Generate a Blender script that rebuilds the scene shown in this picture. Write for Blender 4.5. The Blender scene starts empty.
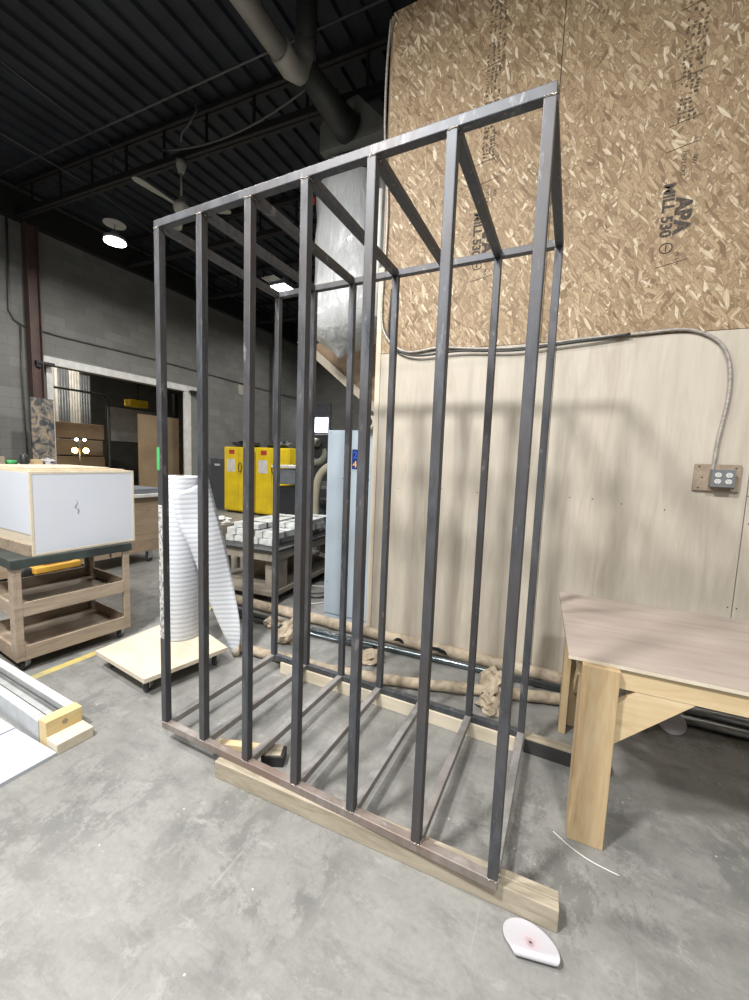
import bpy, bmesh, math, random
from mathutils import Vector, Matrix, noise
PI = math.pi
random.seed(7)
sc = bpy.context.scene
COL = sc.collection

# ------------------------------------------------------------------ camera, world, lights, exposure
cam = bpy.data.cameras.new('camera')
camo = bpy.data.objects.new('camera', cam); COL.objects.link(camo)
cam.sensor_fit = 'VERTICAL'; cam.sensor_height = 24.0; cam.sensor_width = 24 * .749
cam.lens = 399.18 * 24 / 1000
cam.clip_start = .05
_f = (399.182924, 1.96888263, -1.39450708, 1.55234052 + .089, -.454511703, -.0998428992, .0376322492)
def cam_axes():
    _, cx, cy, cz, yaw, pitch, roll = _f
    c, s = math.cos, math.sin
    F = Vector((s(yaw) * c(pitch), c(yaw) * c(pitch), s(pitch)))
    R0 = Vector((c(yaw), -s(yaw), 0)); U0 = R0.cross(F)
    R = R0 * c(roll) + U0 * s(roll); U = -R0 * s(roll) + U0 * c(roll)
    return Vector((cx, cy, cz)), R, U, F
_C, _R, _U, _F = cam_axes()
m = Matrix((( _R.x, _U.x, -_F.x, _C.x), (_R.y, _U.y, -_F.y, _C.y), (_R.z, _U.z, -_F.z, _C.z), (0, 0, 0, 1)))
camo.matrix_world = m
sc.camera = camo
sc.view_settings.view_transform = 'Standard'
sc.view_settings.look = 'None'
sc.view_settings.exposure = 0.22
sc.view_settings.gamma = 1.0
sc.view_settings.use_curve_mapping = False
w = bpy.data.worlds.new('world'); sc.world = w; w.use_nodes = True
w.node_tree.nodes['Background'].inputs[0].default_value = (.55, .62, .75, 1)
w.node_tree.nodes['Background'].inputs[1].default_value = .05

def area(name, loc, size, power, color=(1, .97, .93), rot=(0, 0, 0)):
    l = bpy.data.lights.new(name, 'AREA'); l.shape = 'DISK'; l.size = size; l.energy = power; l.color = color
    o = bpy.data.objects.new(name, l); COL.objects.link(o); o.location = loc; o.rotation_euler = rot
    return o
area('high_bay_and_fill_light', (.1, -2.6, 5.4), .5, 400)
area('high_bay_and_fill_light', (2.9, -2.8, 5.4), .5, 210)
area('high_bay_and_fill_light', (-.9, -1.0, 5.4), .34, 170)
area('high_bay_and_fill_light', (1.5, -6.5, 5.4), .5, 260)  # unseen fill lamp behind the camera, added to lift the wall against the floor

# ------------------------------------------------------------------ materials
def mat(name, col, rough=.6, metal=0.0, col2=None, scale=6, stretch=(1, 1, 1), detail=4, bump=0.0, contrast=(.35, .65), spec=None, distort=0.0):
    M = bpy.data.materials.new(name); M.use_nodes = True
    nt = M.node_tree; b = nt.nodes['Principled BSDF']
    b.inputs['Roughness'].default_value = rough; b.inputs['Metallic'].default_value = metal
    if spec is not None: b.inputs['Specular IOR Level'].default_value = spec
    if col2 is None:
        col2 = tuple(c * .82 for c in col)
    tc = nt.nodes.new('ShaderNodeTexCoord'); mp = nt.nodes.new('ShaderNodeMapping')
    mp.inputs['Scale'].default_value = stretch
    nt.links.new(tc.outputs['Object'], mp.inputs['Vector'])
    n = nt.nodes.new('ShaderNodeTexNoise'); n.inputs['Scale'].default_value = scale; n.inputs['Detail'].default_value = detail
    n.inputs['Distortion'].default_value = distort
    nt.links.new(mp.outputs[0], n.inputs['Vector'])
    r = nt.nodes.new('ShaderNodeValToRGB')
    r.color_ramp.elements[0].position = contrast[0]; r.color_ramp.elements[1].position = contrast[1]
    r.color_ramp.elements[0].color = (*col2, 1); r.color_ramp.elements[1].color = (*col, 1)
    nt.links.new(n.outputs['Fac'], r.inputs[0]); nt.links.new(r.outputs[0], b.inputs['Base Color'])
    if bump:
        bp = nt.nodes.new('ShaderNodeBump'); bp.inputs['Strength'].default_value = bump; bp.inputs['Distance'].default_value = .01
        nt.links.new(n.outputs['Fac'], bp.inputs['Height']); nt.links.new(bp.outputs[0], b.inputs['Normal'])
    return M
def emit(name, col, strength):
    M = bpy.data.materials.new(name); M.use_nodes = True
    b = M.node_tree.nodes['Principled BSDF']
    b.inputs['Base Color'].default_value = (*col, 1)
    b.inputs['Emission Color'].default_value = (*col, 1); b.inputs['Emission Strength'].default_value = strength
    return M
class G:
    """tiny node-graph helper"""
    def __init__(s, M): s.nt = M.node_tree; s.b = s.nt.nodes['Principled BSDF']
    def n(s, t, **kw):
        x = s.nt.nodes.new(t)
        for k, v in kw.items(): setattr(x, k, v)
        return x
    def l(s, a, b): s.nt.links.new(a, b)
    def mix(s, fac, a, b, mode='MIX'):
        x = s.n('ShaderNodeMix', data_type='RGBA', blend_type=mode)
        for sock, v in ((x.inputs[0], fac), (x.inputs[6], a), (x.inputs[7], b)):
            if isinstance(v, (int, float)): sock.default_value = v
            elif isinstance(v, tuple): sock.default_value = (*v, 1)
            else: s.l(v, sock)
        return x.outputs[2]
    def math(s, op, a, b=None):
        x = s.n('ShaderNodeMath', operation=op)
        for i, v in enumerate((a, b)):
            if v is None: continue
            if isinstance(v, (int, float)): x.inputs[i].default_value = v
            else: s.l(v, x.inputs[i])
        return x.outputs[0]
    def ramp(s, fac, stops):
        r = s.n('ShaderNodeValToRGB'); e = r.color_ramp.elements
        while len(e) < len(stops): e.new(.5)
        for el, (p, c) in zip(e, stops):
            el.position = p; el.color = (*c, 1) if isinstance(c, tuple) else (c, c, c, 1)
        s.l(fac, r.inputs[0]); return r.outputs[0]
    def coords(s, scale=(1, 1, 1), rot=(0, 0, 0), loc=(0, 0, 0), src='Object'):
        tc = s.n('ShaderNodeTexCoord'); mp = s.n('ShaderNodeMapping')
        mp.inputs['Scale'].default_value = scale; mp.inputs['Rotation'].default_value = rot; mp.inputs['Location'].default_value = loc
        s.l(tc.outputs[src], mp.inputs['Vector']); return mp.outputs[0]
    def noise(s, v, scale, detail=4, rough=.5, dist=0):
        x = s.n('ShaderNodeTexNoise'); x.inputs['Scale'].default_value = scale; x.inputs['Detail'].default_value = detail
        x.inputs['Roughness'].default_value = rough; x.inputs['Distortion'].default_value = dist
        s.l(v, x.inputs['Vector']); return x.outputs['Fac']
    def bump(s, h, st=.3, d=.01):
        x = s.n('ShaderNodeBump'); x.inputs['Strength'].default_value = st; x.inputs['Distance'].default_value = d
        s.l(h, x.inputs['Height']); s.l(x.outputs[0], s.b.inputs['Normal'])
def new(name, rough=.6, metal=0):
    M = bpy.data.materials.new(name); M.use_nodes = True; g = G(M)
    g.b.inputs['Roughness'].default_value = rough; g.b.inputs['Metallic'].default_value = metal
    return M, g

# concrete floor
M_floor, g = new('concrete', .5)
v = g.coords()
big = g.noise(v, .9, 5, .6, .6); mid = g.noise(v, 6, 7, .7, .25); fine = g.noise(v, 45, 4, .7)
base = g.ramp(big, [(.3, (.165, .166, .158)), (.5, (.212, .213, .203)), (.72, (.25, .25, .24))])
base = g.mix(g.ramp(mid, [(.40, 0.0), (.62, .75)]), base, (.255, .255, .244))
base = g.mix(g.ramp(g.noise(g.coords((1, 2.4, 1), (0, 0, .7)), 3.2, 9, .78, .35), [(.50, 0.0), (.62, .6)]), base, (.145, .145, .142))
base = g.mix(g.ramp(fine, [(.3, .35), (.6, 0.0)]), base, (.14, .14, .138))
dn = g.ramp(g.noise(g.coords((1.6, 1, 1), (0, 0, 1.1)), 2.6, 14, .82, .2), [(.50, 0.0), (.535, .7)])
base = g.mix(g.math('MULTIPLY', dn, g.ramp(g.noise(g.coords(loc=(4, 2, 0)), 1.4, 3), [(.45, 0.0), (.6, 1.0)])), base, (.125, .126, .122))
wn = g.ramp(g.noise(g.coords((1, 1.5, 1), (0, 0, .3), (7, 3, 0)), 4.5, 14, .85, .3), [(.55, 0.0), (.60, .6)])
base = g.mix(wn, base, (.30, .30, .285))
sx = g.noise(g.coords((30, 1.2, 1), (0, 0, .5)), 2.2, 3, .5, .3)
base = g.mix(g.ramp(sx, [(.69, 0.0), (.74, .22)]), base, (.42, .42, .41))
sx2 = g.noise(g.coords((1.0, 34, 1), (0, 0, .25)), 2.0, 3, .5, .3)
base = g.mix(g.ramp(sx2, [(.70, 0.0), (.75, .2)]), base, (.42, .42, .41))
vo = g.n('ShaderNodeTexVoronoi'); vo.inputs['Scale'].default_value = 9; g.l(v, vo.inputs['Vector'])
base = g.mix(g.ramp(vo.outputs['Distance'], [(.025, .8), (.045, 0.0)]), base, (.6, .6, .58))
g.l(base, g.b.inputs['Base Color'])
g.l(g.ramp(mid, [(.3, .42), (.7, .62)]), g.b.inputs['Roughness']); g.bump(fine, .12, .004)

# plywood wall
def ply(name, c1, c2, c3, axis='z', sc_=1.0, rough=.55):
    M, g = new(name, rough)
    st = {'z': (7, 7, .9), 'x': (.9, 7, 7), 'y': (7, .9, 7)}[axis]
    v = g.coords(st)
    n1 = g.noise(v, 1.1 * sc_, 5, .6, 1.6); n2 = g.noise(v, 6 * sc_, 4, .6, .4); n3 = g.noise(g.coords(), 1.3, 2)
    b = g.ramp(n1, [(.3, c2), (.5, c1), (.75, c3)])
    b = g.mix(g.ramp(n2, [(.35, .35), (.6, 0.0)]), b, c2)
    b = g.mix(g.ramp(n3, [(.4, 0.0), (.7, .35)]), b, c3)
    g.l(b, g.b.inputs['Base Color']); g.bump(n2, .08, .003)
    return M
M_ply = ply('birch_plywood', (.50, .455, .385), (.40, .355, .29), (.565, .525, .455))
M_plytop = ply('table_plywood', (.37, .315, .28), (.31, .255, .225), (.43, .375, .335), 'x')
M_plyend = ply('raw_plywood', (.62, .53, .39), (.50, .40, .27), (.70, .62, .49), 'x')
M_pine = ply('pine', (.50, .375, .215), (.33, .215, .105), (.56, .445, .28), 'z', 1.3)
M_pine_x = ply('pine_board', (.60, .47, .28), (.47, .35, .19), (.68, .56, .37), 'x', 1.6)
M_lumber = ply('stud_lumber', (.36, .315, .24), (.20, .17, .125), (.45, .405, .32), 'x', 2.6)
M_yellowwood = ply('yellow_wood', (.60, .47, .23), (.50, .38, .17), (.68, .57, .36), 'y', 1.6)
M_trim = ply('pale_trim', (.60, .535, .43), (.52, .455, .35), (.66, .60, .50), 'z')
M_trim_x = ply('pale_stud', (.58, .52, .41), (.50, .44, .33), (.64, .58, .48), 'x', 1.5)
M_darkwood = ply('worn_wood', (.34, .26, .18), (.22, .165, .11), (.42, .34, .25), 'y')
M_cartwood = ply('cart_wood', (.32, .255, .19), (.20, .155, .115), (.40, .335, .26), 'y', 1.5)
M_greywood = ply('grey_wood', (.30, .27, .22), (.20, .18, .15), (.38, .34, .29), 'y')

# OSB
M_osb, g = new('oriented_strand_board', .6)
col = None
for i, (ang, sx_, sz_, off) in enumerate([(.45, 10, 46, 0), (-1.1, 9, 42, 3.1), (1.15, 11, 50, 7.7), (-.55, 9, 38, 12.3), (.95, 13, 52, 20.2), (1.75, 10, 44, 31.0), (-.95, 12, 60, 43.0)]):
    tc = g.n('ShaderNodeTexCoord')
    nz = g.n('ShaderNodeTexNoise'); nz.inputs['Scale'].default_value = 3; g.l(tc.outputs['Object'], nz.inputs['Vector'])
    ad = g.n('ShaderNodeMixRGB', blend_type='ADD'); ad.inputs[0].default_value = .05
    g.l(tc.outputs['Object'], ad.inputs[1]); g.l(nz.outputs['Color'], ad.inputs[2])
    r1 = g.n('ShaderNodeMapping', vector_type='POINT'); r1.inputs['Rotation'].default_value = (0, ang, 0); r1.inputs['Location'].default_value = (off, 0, off * .7)
    g.l(ad.outputs[0], r1.inputs['Vector'])
    r2 = g.n('ShaderNodeMapping'); r2.inputs['Scale'].default_value = (sx_, .01, sz_); g.l(r1.outputs[0], r2.inputs['Vector'])
    vo = g.n('ShaderNodeTexVoronoi'); vo.inputs['Scale'].default_value = 1.0; vo.inputs['Randomness'].default_value = 1
    g.l(r2.outputs[0], vo.inputs['Vector'])
    ve = g.n('ShaderNodeTexVoronoi', feature='DISTANCE_TO_EDGE'); ve.inputs['Scale'].default_value = 1.0
    g.l(r2.outputs[0], ve.inputs['Vector'])
    sp = g.n('ShaderNodeSeparateColor'); g.l(vo.outputs['Color'], sp.inputs[0])
    c = g.ramp(sp.outputs[0], [(0.0, (.14, .085, .04)), (.14, (.27, .19, .105)), (.5, (.38, .28, .165)), (.82, (.48, .37, .235)), (1.0, (.72, .63, .47))])
    gm = g.n('ShaderNodeMapping'); gm.inputs['Scale'].default_value = (.35, 1, 3.2); g.l(r2.outputs[0], gm.inputs['Vector'])
    c = g.mix(g.ramp(g.noise(gm.outputs[0], 1.0, 2, .6), [(.35, .5), (.6, 0.0)]), c, (.27, .18, .10))
    c = g.mix(g.ramp(ve.outputs['Distance'], [(.01, .7), (.12, 0.0)]), c, (.17, .11, .06))
    if col is None: col = c
    else: col = g.mix(g.ramp(sp.outputs[1], [(.60, 0.0), (.62, 1.0)]), col, c)
    last = sp.outputs[2]
sp0 = g.noise(g.coords(), 70, 3)
col = g.mix(g.ramp(sp0, [(.3, .5), (.42, 0.0)]), col, (.20, .12, .055))
g.l(col, g.b.inputs['Base Color']); g.bump(last, .12, .003)

# block wall
M_block, g = new('painted_block', .8)
tc = g.n('ShaderNodeTexCoord'); sep = g.n('ShaderNodeSeparateXYZ'); g.l(tc.outputs['Object'], sep.inputs[0])
cmb = g.n('ShaderNodeCombineXYZ'); g.l(g.math('ADD', sep.outputs[0], sep.outputs[1]), cmb.inputs[0]); g.l(sep.outputs[2], cmb.inputs[1])
br = g.n('ShaderNodeTexBrick'); br.inputs['Scale'].default_value = 1; br.inputs['Brick Width'].default_value = .4; br.inputs['Row Height'].default_value = .2
br.inputs['Mortar Size'].default_value = .006; br.inputs['Mortar Smooth'].default_value = .4
br.inputs['Color1'].default_value = (.16, .163, .152, 1); br.inputs['Color2'].default_value = (.21, .212, .198, 1); br.inputs['Mortar'].default_value = (.135, .136, .128, 1)
g.l(cmb.outputs[0], br.inputs['Vector'])
nn = g.noise(g.coords(), 2.5, 5)
g.l(g.mix(g.ramp(nn, [(.4, 0.0), (.65, .4)]), br.outputs['Color'], (.225, .225, .212)), g.b.inputs['Base Color'])
g.bump(br.outputs['Fac'], -.4, .01)

# mill-scale steel
def steel(name, dark, light, brown, metal=.55, rough=.42):
    M, g = new(name, rough, metal)
    n1 = g.noise(g.coords((1, 1, .3)), 14, 6, .7, .5); n2 = g.noise(g.coords(), 2.2, 3)
    b = g.ramp(n1, [(.3, dark), (.7, light)])
    b = g.mix(g.ramp(n2, [(.42, 0.0), (.62, .8)]), b, brown)
    n4 = g.noise(g.coords((1, 1, .25), loc=(5, 2, 1)), 24, 4, .7)
    b = g.mix(g.ramp(n4, [(.60, 0.0), (.72, .45)]), b, (.40, .40, .40))
    g.l(b, g.b.inputs['Base Color']); g.l(g.ramp(n1, [(.3, rough - .1), (.7, rough + .12)]), g.b.inputs['Roughness'])
    return M
M_steel = steel('mill_scale_steel', (.042, .047, .056), (.115, .122, .137), (.078, .072, .073), .45, .52)
M_dusty = steel('dusty_steel', (.20, .197, .195), (.36, .355, .35), (.27, .245, .235), .3, .55)
M_steel_rust = steel('rusty_steel', (.17, .15, .14), (.33, .305, .285), (.20, .14, .115), .3, .5)
M_weld = mat('weld', (.75, .70, .64), .35, .8, (.40, .33, .28), 60, bump=.5)
M_tape = mat('green_tape', (.06, .38, .12), .5)
M_galv = mat('galvanised_steel', (.55, .57, .58), .32, .8, (.40, .42, .43), 8)
M_pipe = mat('dark_steel_pipe', (.20, .235, .255), .25, .8, (.10, .12, .13), 6, (.3, 3, 3))
M_alu = mat('aluminium', (.50, .52, .53), .42, .3, (.42, .44, .45), 14)
M_white = mat('white_melamine', (.58, .615, .68), .35, 0, (.555, .59, .655), 2)
M_whitep = mat('white_paint', (.70, .70, .68), .5)
M_foam = None
M_dark = mat('dark_metal', (.045, .05, .05), .45, .3)
M_black = mat('black_rubber', (.018, .018, .02), .55)
M_greymetal = mat('grey_machine', (.20, .22, .245), .45, .2)
M_bluegrey = mat('blue_grey_paint', (.40, .475, .545), .42, .05, (.36, .43, .50), 3)
M_green = mat('green_grey_metal', (.06, .08, .077), .4, .3, (.025, .03, .03), 4)
M_yellow = mat('safety_yellow', (.82, .62, .02), .4, 0, (.70, .50, .02), 3)
M_orange = mat('jack_yellow', (.75, .42, .06), .45)
M_kraft = None
M_cardboard = mat('cardboard', (.30, .225, .14), .8, 0, (.24, .17, .105), 2)
M_deck = mat('painted_deck', (.026, .031, .042), .65, 0, (.013, .016, .024), 1.5, bump=.1)
M_beam = mat('dark_steel_beam', (.018, .017, .018), .6)
M_redsteel = mat('red_oxide', (.11, .062, .052), .6, 0, (.075, .05, .045), 4)
M_cond = mat('conduit_grey', (.13, .13, .13), .4, .4)
M_cable = mat('armoured_cable', (.46, .43, .40), .4, .2, (.28, .26, .24), 30, (1, 1, 4))
M_fan = mat('fan_white', (.42, .42, .37), .5)
M_boxgrey = mat('box_grey', (.27, .29, .31), .4, .5)
M_ink = mat('ink', (.055, .048, .045), .8, 0, (.12, .09, .06), 60, contrast=(.40, .5))
M_ink2 = mat('ink_brown', (.12, .085, .05), .8, 0, (.07, .055, .04), 50)
M_paper = mat('disc_paper', (.47, .46, .50), .7)
M_sheet = mat('white_sheet', (.44, .465, .51), .45, 0, (.41, .435, .48), 3)
M_yline = mat('floor_yellow', (.55, .44, .13), .6, 0, (.36, .32, .17), 9, detail=7)
M_lens = emit('lamp_lens', (1, .96, .88), 14)
M_sky = emit('daylight_pane', (.9, .95, 1), 4)
M_head = emit('work_light', (1, .62, .28), 5)
M_bluecol = mat('plate_blue', (.01, .03, .16), .4)
M_lblue = mat('digit_blue', (.04, .13, .75), .4)
M_lor = mat('digit_orange', (.9, .5, .12), .4)
M_red = mat('red_label', (.5, .05, .04), .5)
M_glass = mat('machine_dark', (.03, .033, .036), .4)
M_plastic = None

M_foam, g = new('foam_wrap', .55)
wv = g.n('ShaderNodeTexWave', wave_type='BANDS', bands_direction='Z'); wv.inputs['Scale'].default_value = 8.5; wv.inputs['Distortion'].default_value = 1.2; wv.inputs['Detail'].default_value = 2; wv.inputs['Detail Scale'].default_value = .6
g.l(g.coords(), wv.inputs['Vector'])
g.l(g.ramp(wv.outputs['Fac'], [(0.0, (.42, .45, .51)), (.3, (.53, .56, .61)), (1.0, (.60, .625, .67))]), g.b.inputs['Base Color'])
g.bump(wv.outputs['Fac'], .12, .008)
g.b.inputs['Subsurface Weight'].default_value = 0

M_kraft, g = new('kraft_paper', .75)
n1 = g.noise(g.coords(), 9, 5, .6, 1); n2 = g.noise(g.coords(), 3, 3)
b = g.ramp(n1, [(.3, (.24, .195, .145)), (.5, (.40, .335, .25)), (.75, (.50, .435, .345))])
g.l(b, g.b.inputs['Base Color']); g.bump(n1, .8, .02)

M_plastic, g = new('plastic_bag', .22)
n1 = g.noise(g.coords((1, 1, .3)), 5, 5, .6, 1.5)
g.l(g.ramp(n1, [(.3, (.72, .76, .79)), (.6, (.88, .91, .93)), (.7, (.93, .95, .96))]), g.b.inputs['Base Color']); g.bump(n1, .9, .04)
g.b.inputs['Coat Weight'].default_value = .3

M_paint, g = new('paint_spattered', .6)
n1 = g.noise(g.coords(), 6, 6, .6, 1); 
g.l(g.ramp(n1, [(.42, (.045, .05, .06)), (.5, (.16, .15, .14)), (.56, (.30, .24, .17)), (.7, (.36, .30, .22))]), g.b.inputs['Base Color'])

# ------------------------------------------------------------------ mesh helpers
class MB:
    def __init__(s): s.bm = bmesh.new()
    def box(s, x0, x1, y0, y1, z0, z1, bev=0.0, mtx=None):
        bm = bmesh.new()
        r = bmesh.ops.create_cube(bm, size=1)
        for vv in bm.verts:
            vv.co = Vector((x0 + (vv.co.x + .5) * (x1 - x0), y0 + (vv.co.y + .5) * (y1 - y0), z0 + (vv.co.z + .5) * (z1 - z0)))
        if bev: bmesh.ops.bevel(bm, geom=bm.edges[:], offset=bev, segments=2, affect='EDGES', profile=.5)
        if mtx: bm.transform(mtx)
        s._add(bm); return s
    def _add(s, bm):
        me = bpy.data.meshes.new('tmp'); bm.to_mesh(me); bm.free(); s.bm.from_mesh(me); bpy.data.meshes.remove(me)
    def beam(s, a, b, w, h, bev=0.0, up=(0, 0, 1)):
        """box of section w (side) x h (up) from a to b"""
        a, b = Vector(a), Vector(b); d = (b - a); L = d.length; x = d.normalized(); u = Vector(up)
        if abs(x.dot(u)) > .99: u = Vector((0, 1, 0))
        y = u.cross(x).normalized(); z = x.cross(y)
        M = Matrix(((x.x, y.x, z.x, a.x), (x.y, y.y, z.y, a.y), (x.z, y.z, z.z, a.z), (0, 0, 0, 1)))
        return s.box(0, L, -w / 2, w / 2, -h / 2, h / 2, bev, M)
    def tube(s, pts, r, seg=12, cap=True, radii=None):
        pts = [Vector(p) for p in pts]; rings = []
        prev = None
        for i, p in enumerate(pts):
            t = (pts[min(i + 1, len(pts) - 1)] - pts[max(i - 1, 0)]).normalized()
            if prev is None:
                ref = Vector((0, 0, 1)) if abs(t.z) < .9 else Vector((1, 0, 0))
                n = ref.cross(t).normalized()
            else:
                n = (prev - t * prev.dot(t)).normalized()
            prev = n; bno = t.cross(n)
            rr = radii[i] if radii else r
            rings.append([s.bm.verts.new(p + (n * math.cos(2 * PI * k / seg) + bno * math.sin(2 * PI * k / seg)) * rr) for k in range(seg)])
        for a, b in zip(rings, rings[1:]):
            for k in range(seg):
                f = s.bm.faces.new((a[k], a[(k + 1) % seg], b[(k + 1) % seg], b[k])); f.smooth = True
        if cap:
            s.bm.faces.new(rings[0][::-1]); s.bm.faces.new(rings[-1])
        return s
    def lathe(s, prof, c=(0, 0, 0), seg=24, fn=None, axis='z'):
        rings = []
        for (r, z) in prof:
            ring = []
            for k in range(seg):
                a = 2 * PI * k / seg; rr = r * (fn(a, z) if fn else 1)
                p = (rr * math.cos(a), rr * math.sin(a), z)
                if axis == 'y': p = (p[0], p[2], p[1])
                if axis == 'x': p = (p[2], p[0], p[1])
                ring.append(s.bm.verts.new(Vector(p) + Vector(c)))
            rings.append(ring)
        for a, b in zip(rings, rings[1:]):
            for k in range(seg):
                f = s.bm.faces.new((a[k], a[(k + 1) % seg], b[(k + 1) % seg], b[k])); f.smooth = True
        s.bm.faces.new(rings[0][::-1]); s.bm.faces.new(rings[-1]); return s
    def prism(s, poly, thick, axis='y', at=0.0):
        """polygon in the plane across axis, extruded by thick from at"""
        def P(u, v_, t):
            return {'y': (u, at + t, v_), 'x': (at + t, u, v_), 'z': (u, v_, at + t)}[axis]
        a = [s.bm.verts.new(P(u, v_, 0)) for u, v_ in poly]; b = [s.bm.verts.new(P(u, v_, thick)) for u, v_ in poly]
        s.bm.faces.new(a); s.bm.faces.new(b[::-1]); n = len(poly)
        for i in range(n): s.bm.faces.new((a[i], b[i], b[(i + 1) % n], a[(i + 1) % n]))
        return s
    def sheet(s, rows, thick, wrap=False):
        """grid of points -> closed thin solid"""
        R, Cc = len(rows), len(rows[0]); g0 = [[Vector(p) for p in r] for r in rows]
        nr = []
        for i in range(R):
            q = []
            for j in range(Cc):
                a = g0[min(i + 1, R - 1)][j] - g0[max(i - 1, 0)][j]; b = (g0[i][1] - g0[i][Cc - 2]) if wrap and j in (0, Cc - 1) else g0[i][min(j + 1, Cc - 1)] - g0[i][max(j - 1, 0)]
                q.append(a.cross(b).normalized())
            nr.append(q)
        A = [[s.bm.verts.new(g0[i][j] + nr[i][j] * thick / 2) for j in range(Cc)] for i in range(R)]
        B = [[s.bm.verts.new(g0[i][j] - nr[i][j] * thick / 2) for j in range(Cc)] for i in range(R)]
        for i in range(R - 1):
            for j in range(Cc - 1):
                f = s.bm.faces.new((A[i][j], A[i + 1][j], A[i + 1][j + 1], A[i][j + 1])); f.smooth = True
                f = s.bm.faces.new((B[i][j + 1], B[i + 1][j + 1], B[i + 1][j], B[i][j])); f.smooth = True
        for i in range(0 if wrap else R - 1):
            s.bm.faces.new((A[i][0], B[i][0], B[i + 1][0], A[i + 1][0])); s.bm.faces.new((A[i + 1][-1], B[i + 1][-1], B[i][-1], A[i][-1]))
        for j in range(Cc - 1):
            s.bm.faces.new((A[0][j + 1], B[0][j + 1], B[0][j], A[0][j])); s.bm.faces.new((A[-1][j], B[-1][j], B[-1][j + 1], A[-1][j + 1]))
        if wrap: bmesh.ops.remove_doubles(s.bm, verts=s.bm.verts[:], dist=1e-5)
        return s
    def crumple(s, amp, freq, seed=0):
        for vv in s.bm.verts:
            p = vv.co * freq + Vector((seed * 3.1, seed, 0))
            vv.co += noise.noise_vector(p) * amp + noise.noise_vector(p * 2.7) * amp * .45
        return s
    def build(s, name, material, parent=None, loc=None):
        bmesh.ops.recalc_face_normals(s.bm, faces=s.bm.faces[:])
        me = bpy.data.meshes.new(name); s.bm.to_mesh(me); s.bm.free()
        o = bpy.data.objects.new(name, me); COL.objects.link(o)
        for mm in (material if isinstance(material, (list, tuple)) else [material]): me.materials.append(mm)
        if parent: o.parent = parent
        if loc: o.location = loc
        return o
def tag(o, label=None, cat=None, group=None, kind=None):
    if label: o['label'] = label
    if cat: o['category'] = cat
    if group: o['group'] = group
    if kind: o['kind'] = kind
    return o
def thing(name, label, cat, loc=(0, 0, 0), rz=0, group=None):
    o = bpy.data.objects.new(name, None); COL.objects.link(o); o.location = loc; o.rotation_euler = (0, 0, rz); o.empty_display_size = .1
    return tag(o, label, cat, group)
def struct(o): o['kind'] = 'structure'; return o
def box(*a, **k): return MB().box(*a, **k)
def text(name, s, size, mtx, material, parent, ext=.0008, bold=0.0):
    cu = bpy.data.curves.new(name, 'FONT'); cu.body = s; cu.size = size; cu.extrude = ext; cu.offset = bold
    tmp = bpy.data.objects.new(name, cu); COL.objects.link(tmp)
    bpy.context.view_layer.update()
    me = bpy.data.meshes.new_from_object(tmp.evaluated_get(bpy.context.evaluated_depsgraph_get()))
    bpy.data.objects.remove(tmp); bpy.data.curves.remove(cu)
    me.transform(mtx); me.materials.clear(); me.materials.append(material)
    o = bpy.data.objects.new(name, me); COL.objects.link(o); o.parent = parent
    return o
def frame_mtx(origin, right, up):
    r = Vector(right); u = Vector(up); n = r.cross(u)
    return Matrix(((r.x, u.x, n.x, origin[0]), (r.y, u.y, n.y, origin[1]), (r.z, u.z, n.z, origin[2]), (0, 0, 0, 1)))

# ------------------------------------------------------------------ the setting
YW = 1.87
XL = -8.0
struct(box(-16, 7, -13, 18, -.2, 0).build('floor', M_floor))
# corrugated roof deck, ribs along Y
mb = MB(); Z = 6.6; x = -16.0
pts = []
while x < 7:
    pts += [(x, Z), (x + .13, Z), (x + .15, Z + .05), (x + .27, Z + .05), (x + .29, Z)]; x += .29
lo = [mb.bm.verts.new((px, -13, pz)) for px, pz in pts]; hi = [mb.bm.verts.new((px, 18, pz)) for px, pz in pts]
for i in range(len(pts) - 1): mb.bm.faces.new((lo[i], lo[i + 1], hi[i + 1], hi[i]))
a = mb.build('ceiling', M_deck); sm = a.modifiers.new('s', 'SOLIDIFY'); sm.thickness = .01; struct(a)
# left block wall with an opening
mb = MB(); mb.box(XL - .2, XL, -13, 3.2, 0, 6.6); mb.box(XL - .2, XL, 6.72, 18, 0, 6.6); mb.box(XL - .2, XL, 3.2, 6.72, 3.37, 6.6)
struct(mb.build('wall_left', M_block))
mb = MB(); mb.box(-16, -8.6, 17.6, 18, 0, 6.6); mb.box(-7.7, 7, 17.6, 18, 0, 6.6)
mb.box(-8.6, -7.7, 17.6, 18, 0, 2.9); mb.box(-8.6, -7.7, 17.6, 18, 4.0, 6.6)
struct(box(-16, 7, 12.4, 12.6, 0, 6.6).build('wall_back', M_block)); mb.bm.free()
struct(box(-16, 7, -13.2, -13, 0, 6.6).build('wall_front', M_block))
struct(box(7, 7.2, -13, 12.4, 0, 6.6).build('wall_east', M_block))
struct(box(-16.2, -16, -13, 12.4, 0, 6.6).build('wall_west', M_block))
# door trim of the big opening
mb = MB(); mb.box(XL - .02, XL + .03, 3.2, 3.32, 0, 3.37).box(XL - .02, XL + .03, 6.5, 6.72, 0, 3.37).box(XL - .02, XL + .05, 3.1, 6.9, 3.37, 3.53)
struct(mb.build('trim_1', M_whitep))
win = thing('window_1', None, None); struct(win)
box(-7.84, -6.84, 12.33, 12.399, 2.60, 3.85).build('window_frame', M_greymetal, win)
box(-7.74, -6.94, 12.31, 12.329, 2.68, 3.26).build('pane', M_sky, win)
box(-7.74, -6.94, 12.31, 12.329, 3.32, 3.80).build('blind', mat('blind_grey', (.16, .17, .20), .6), win)
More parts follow.
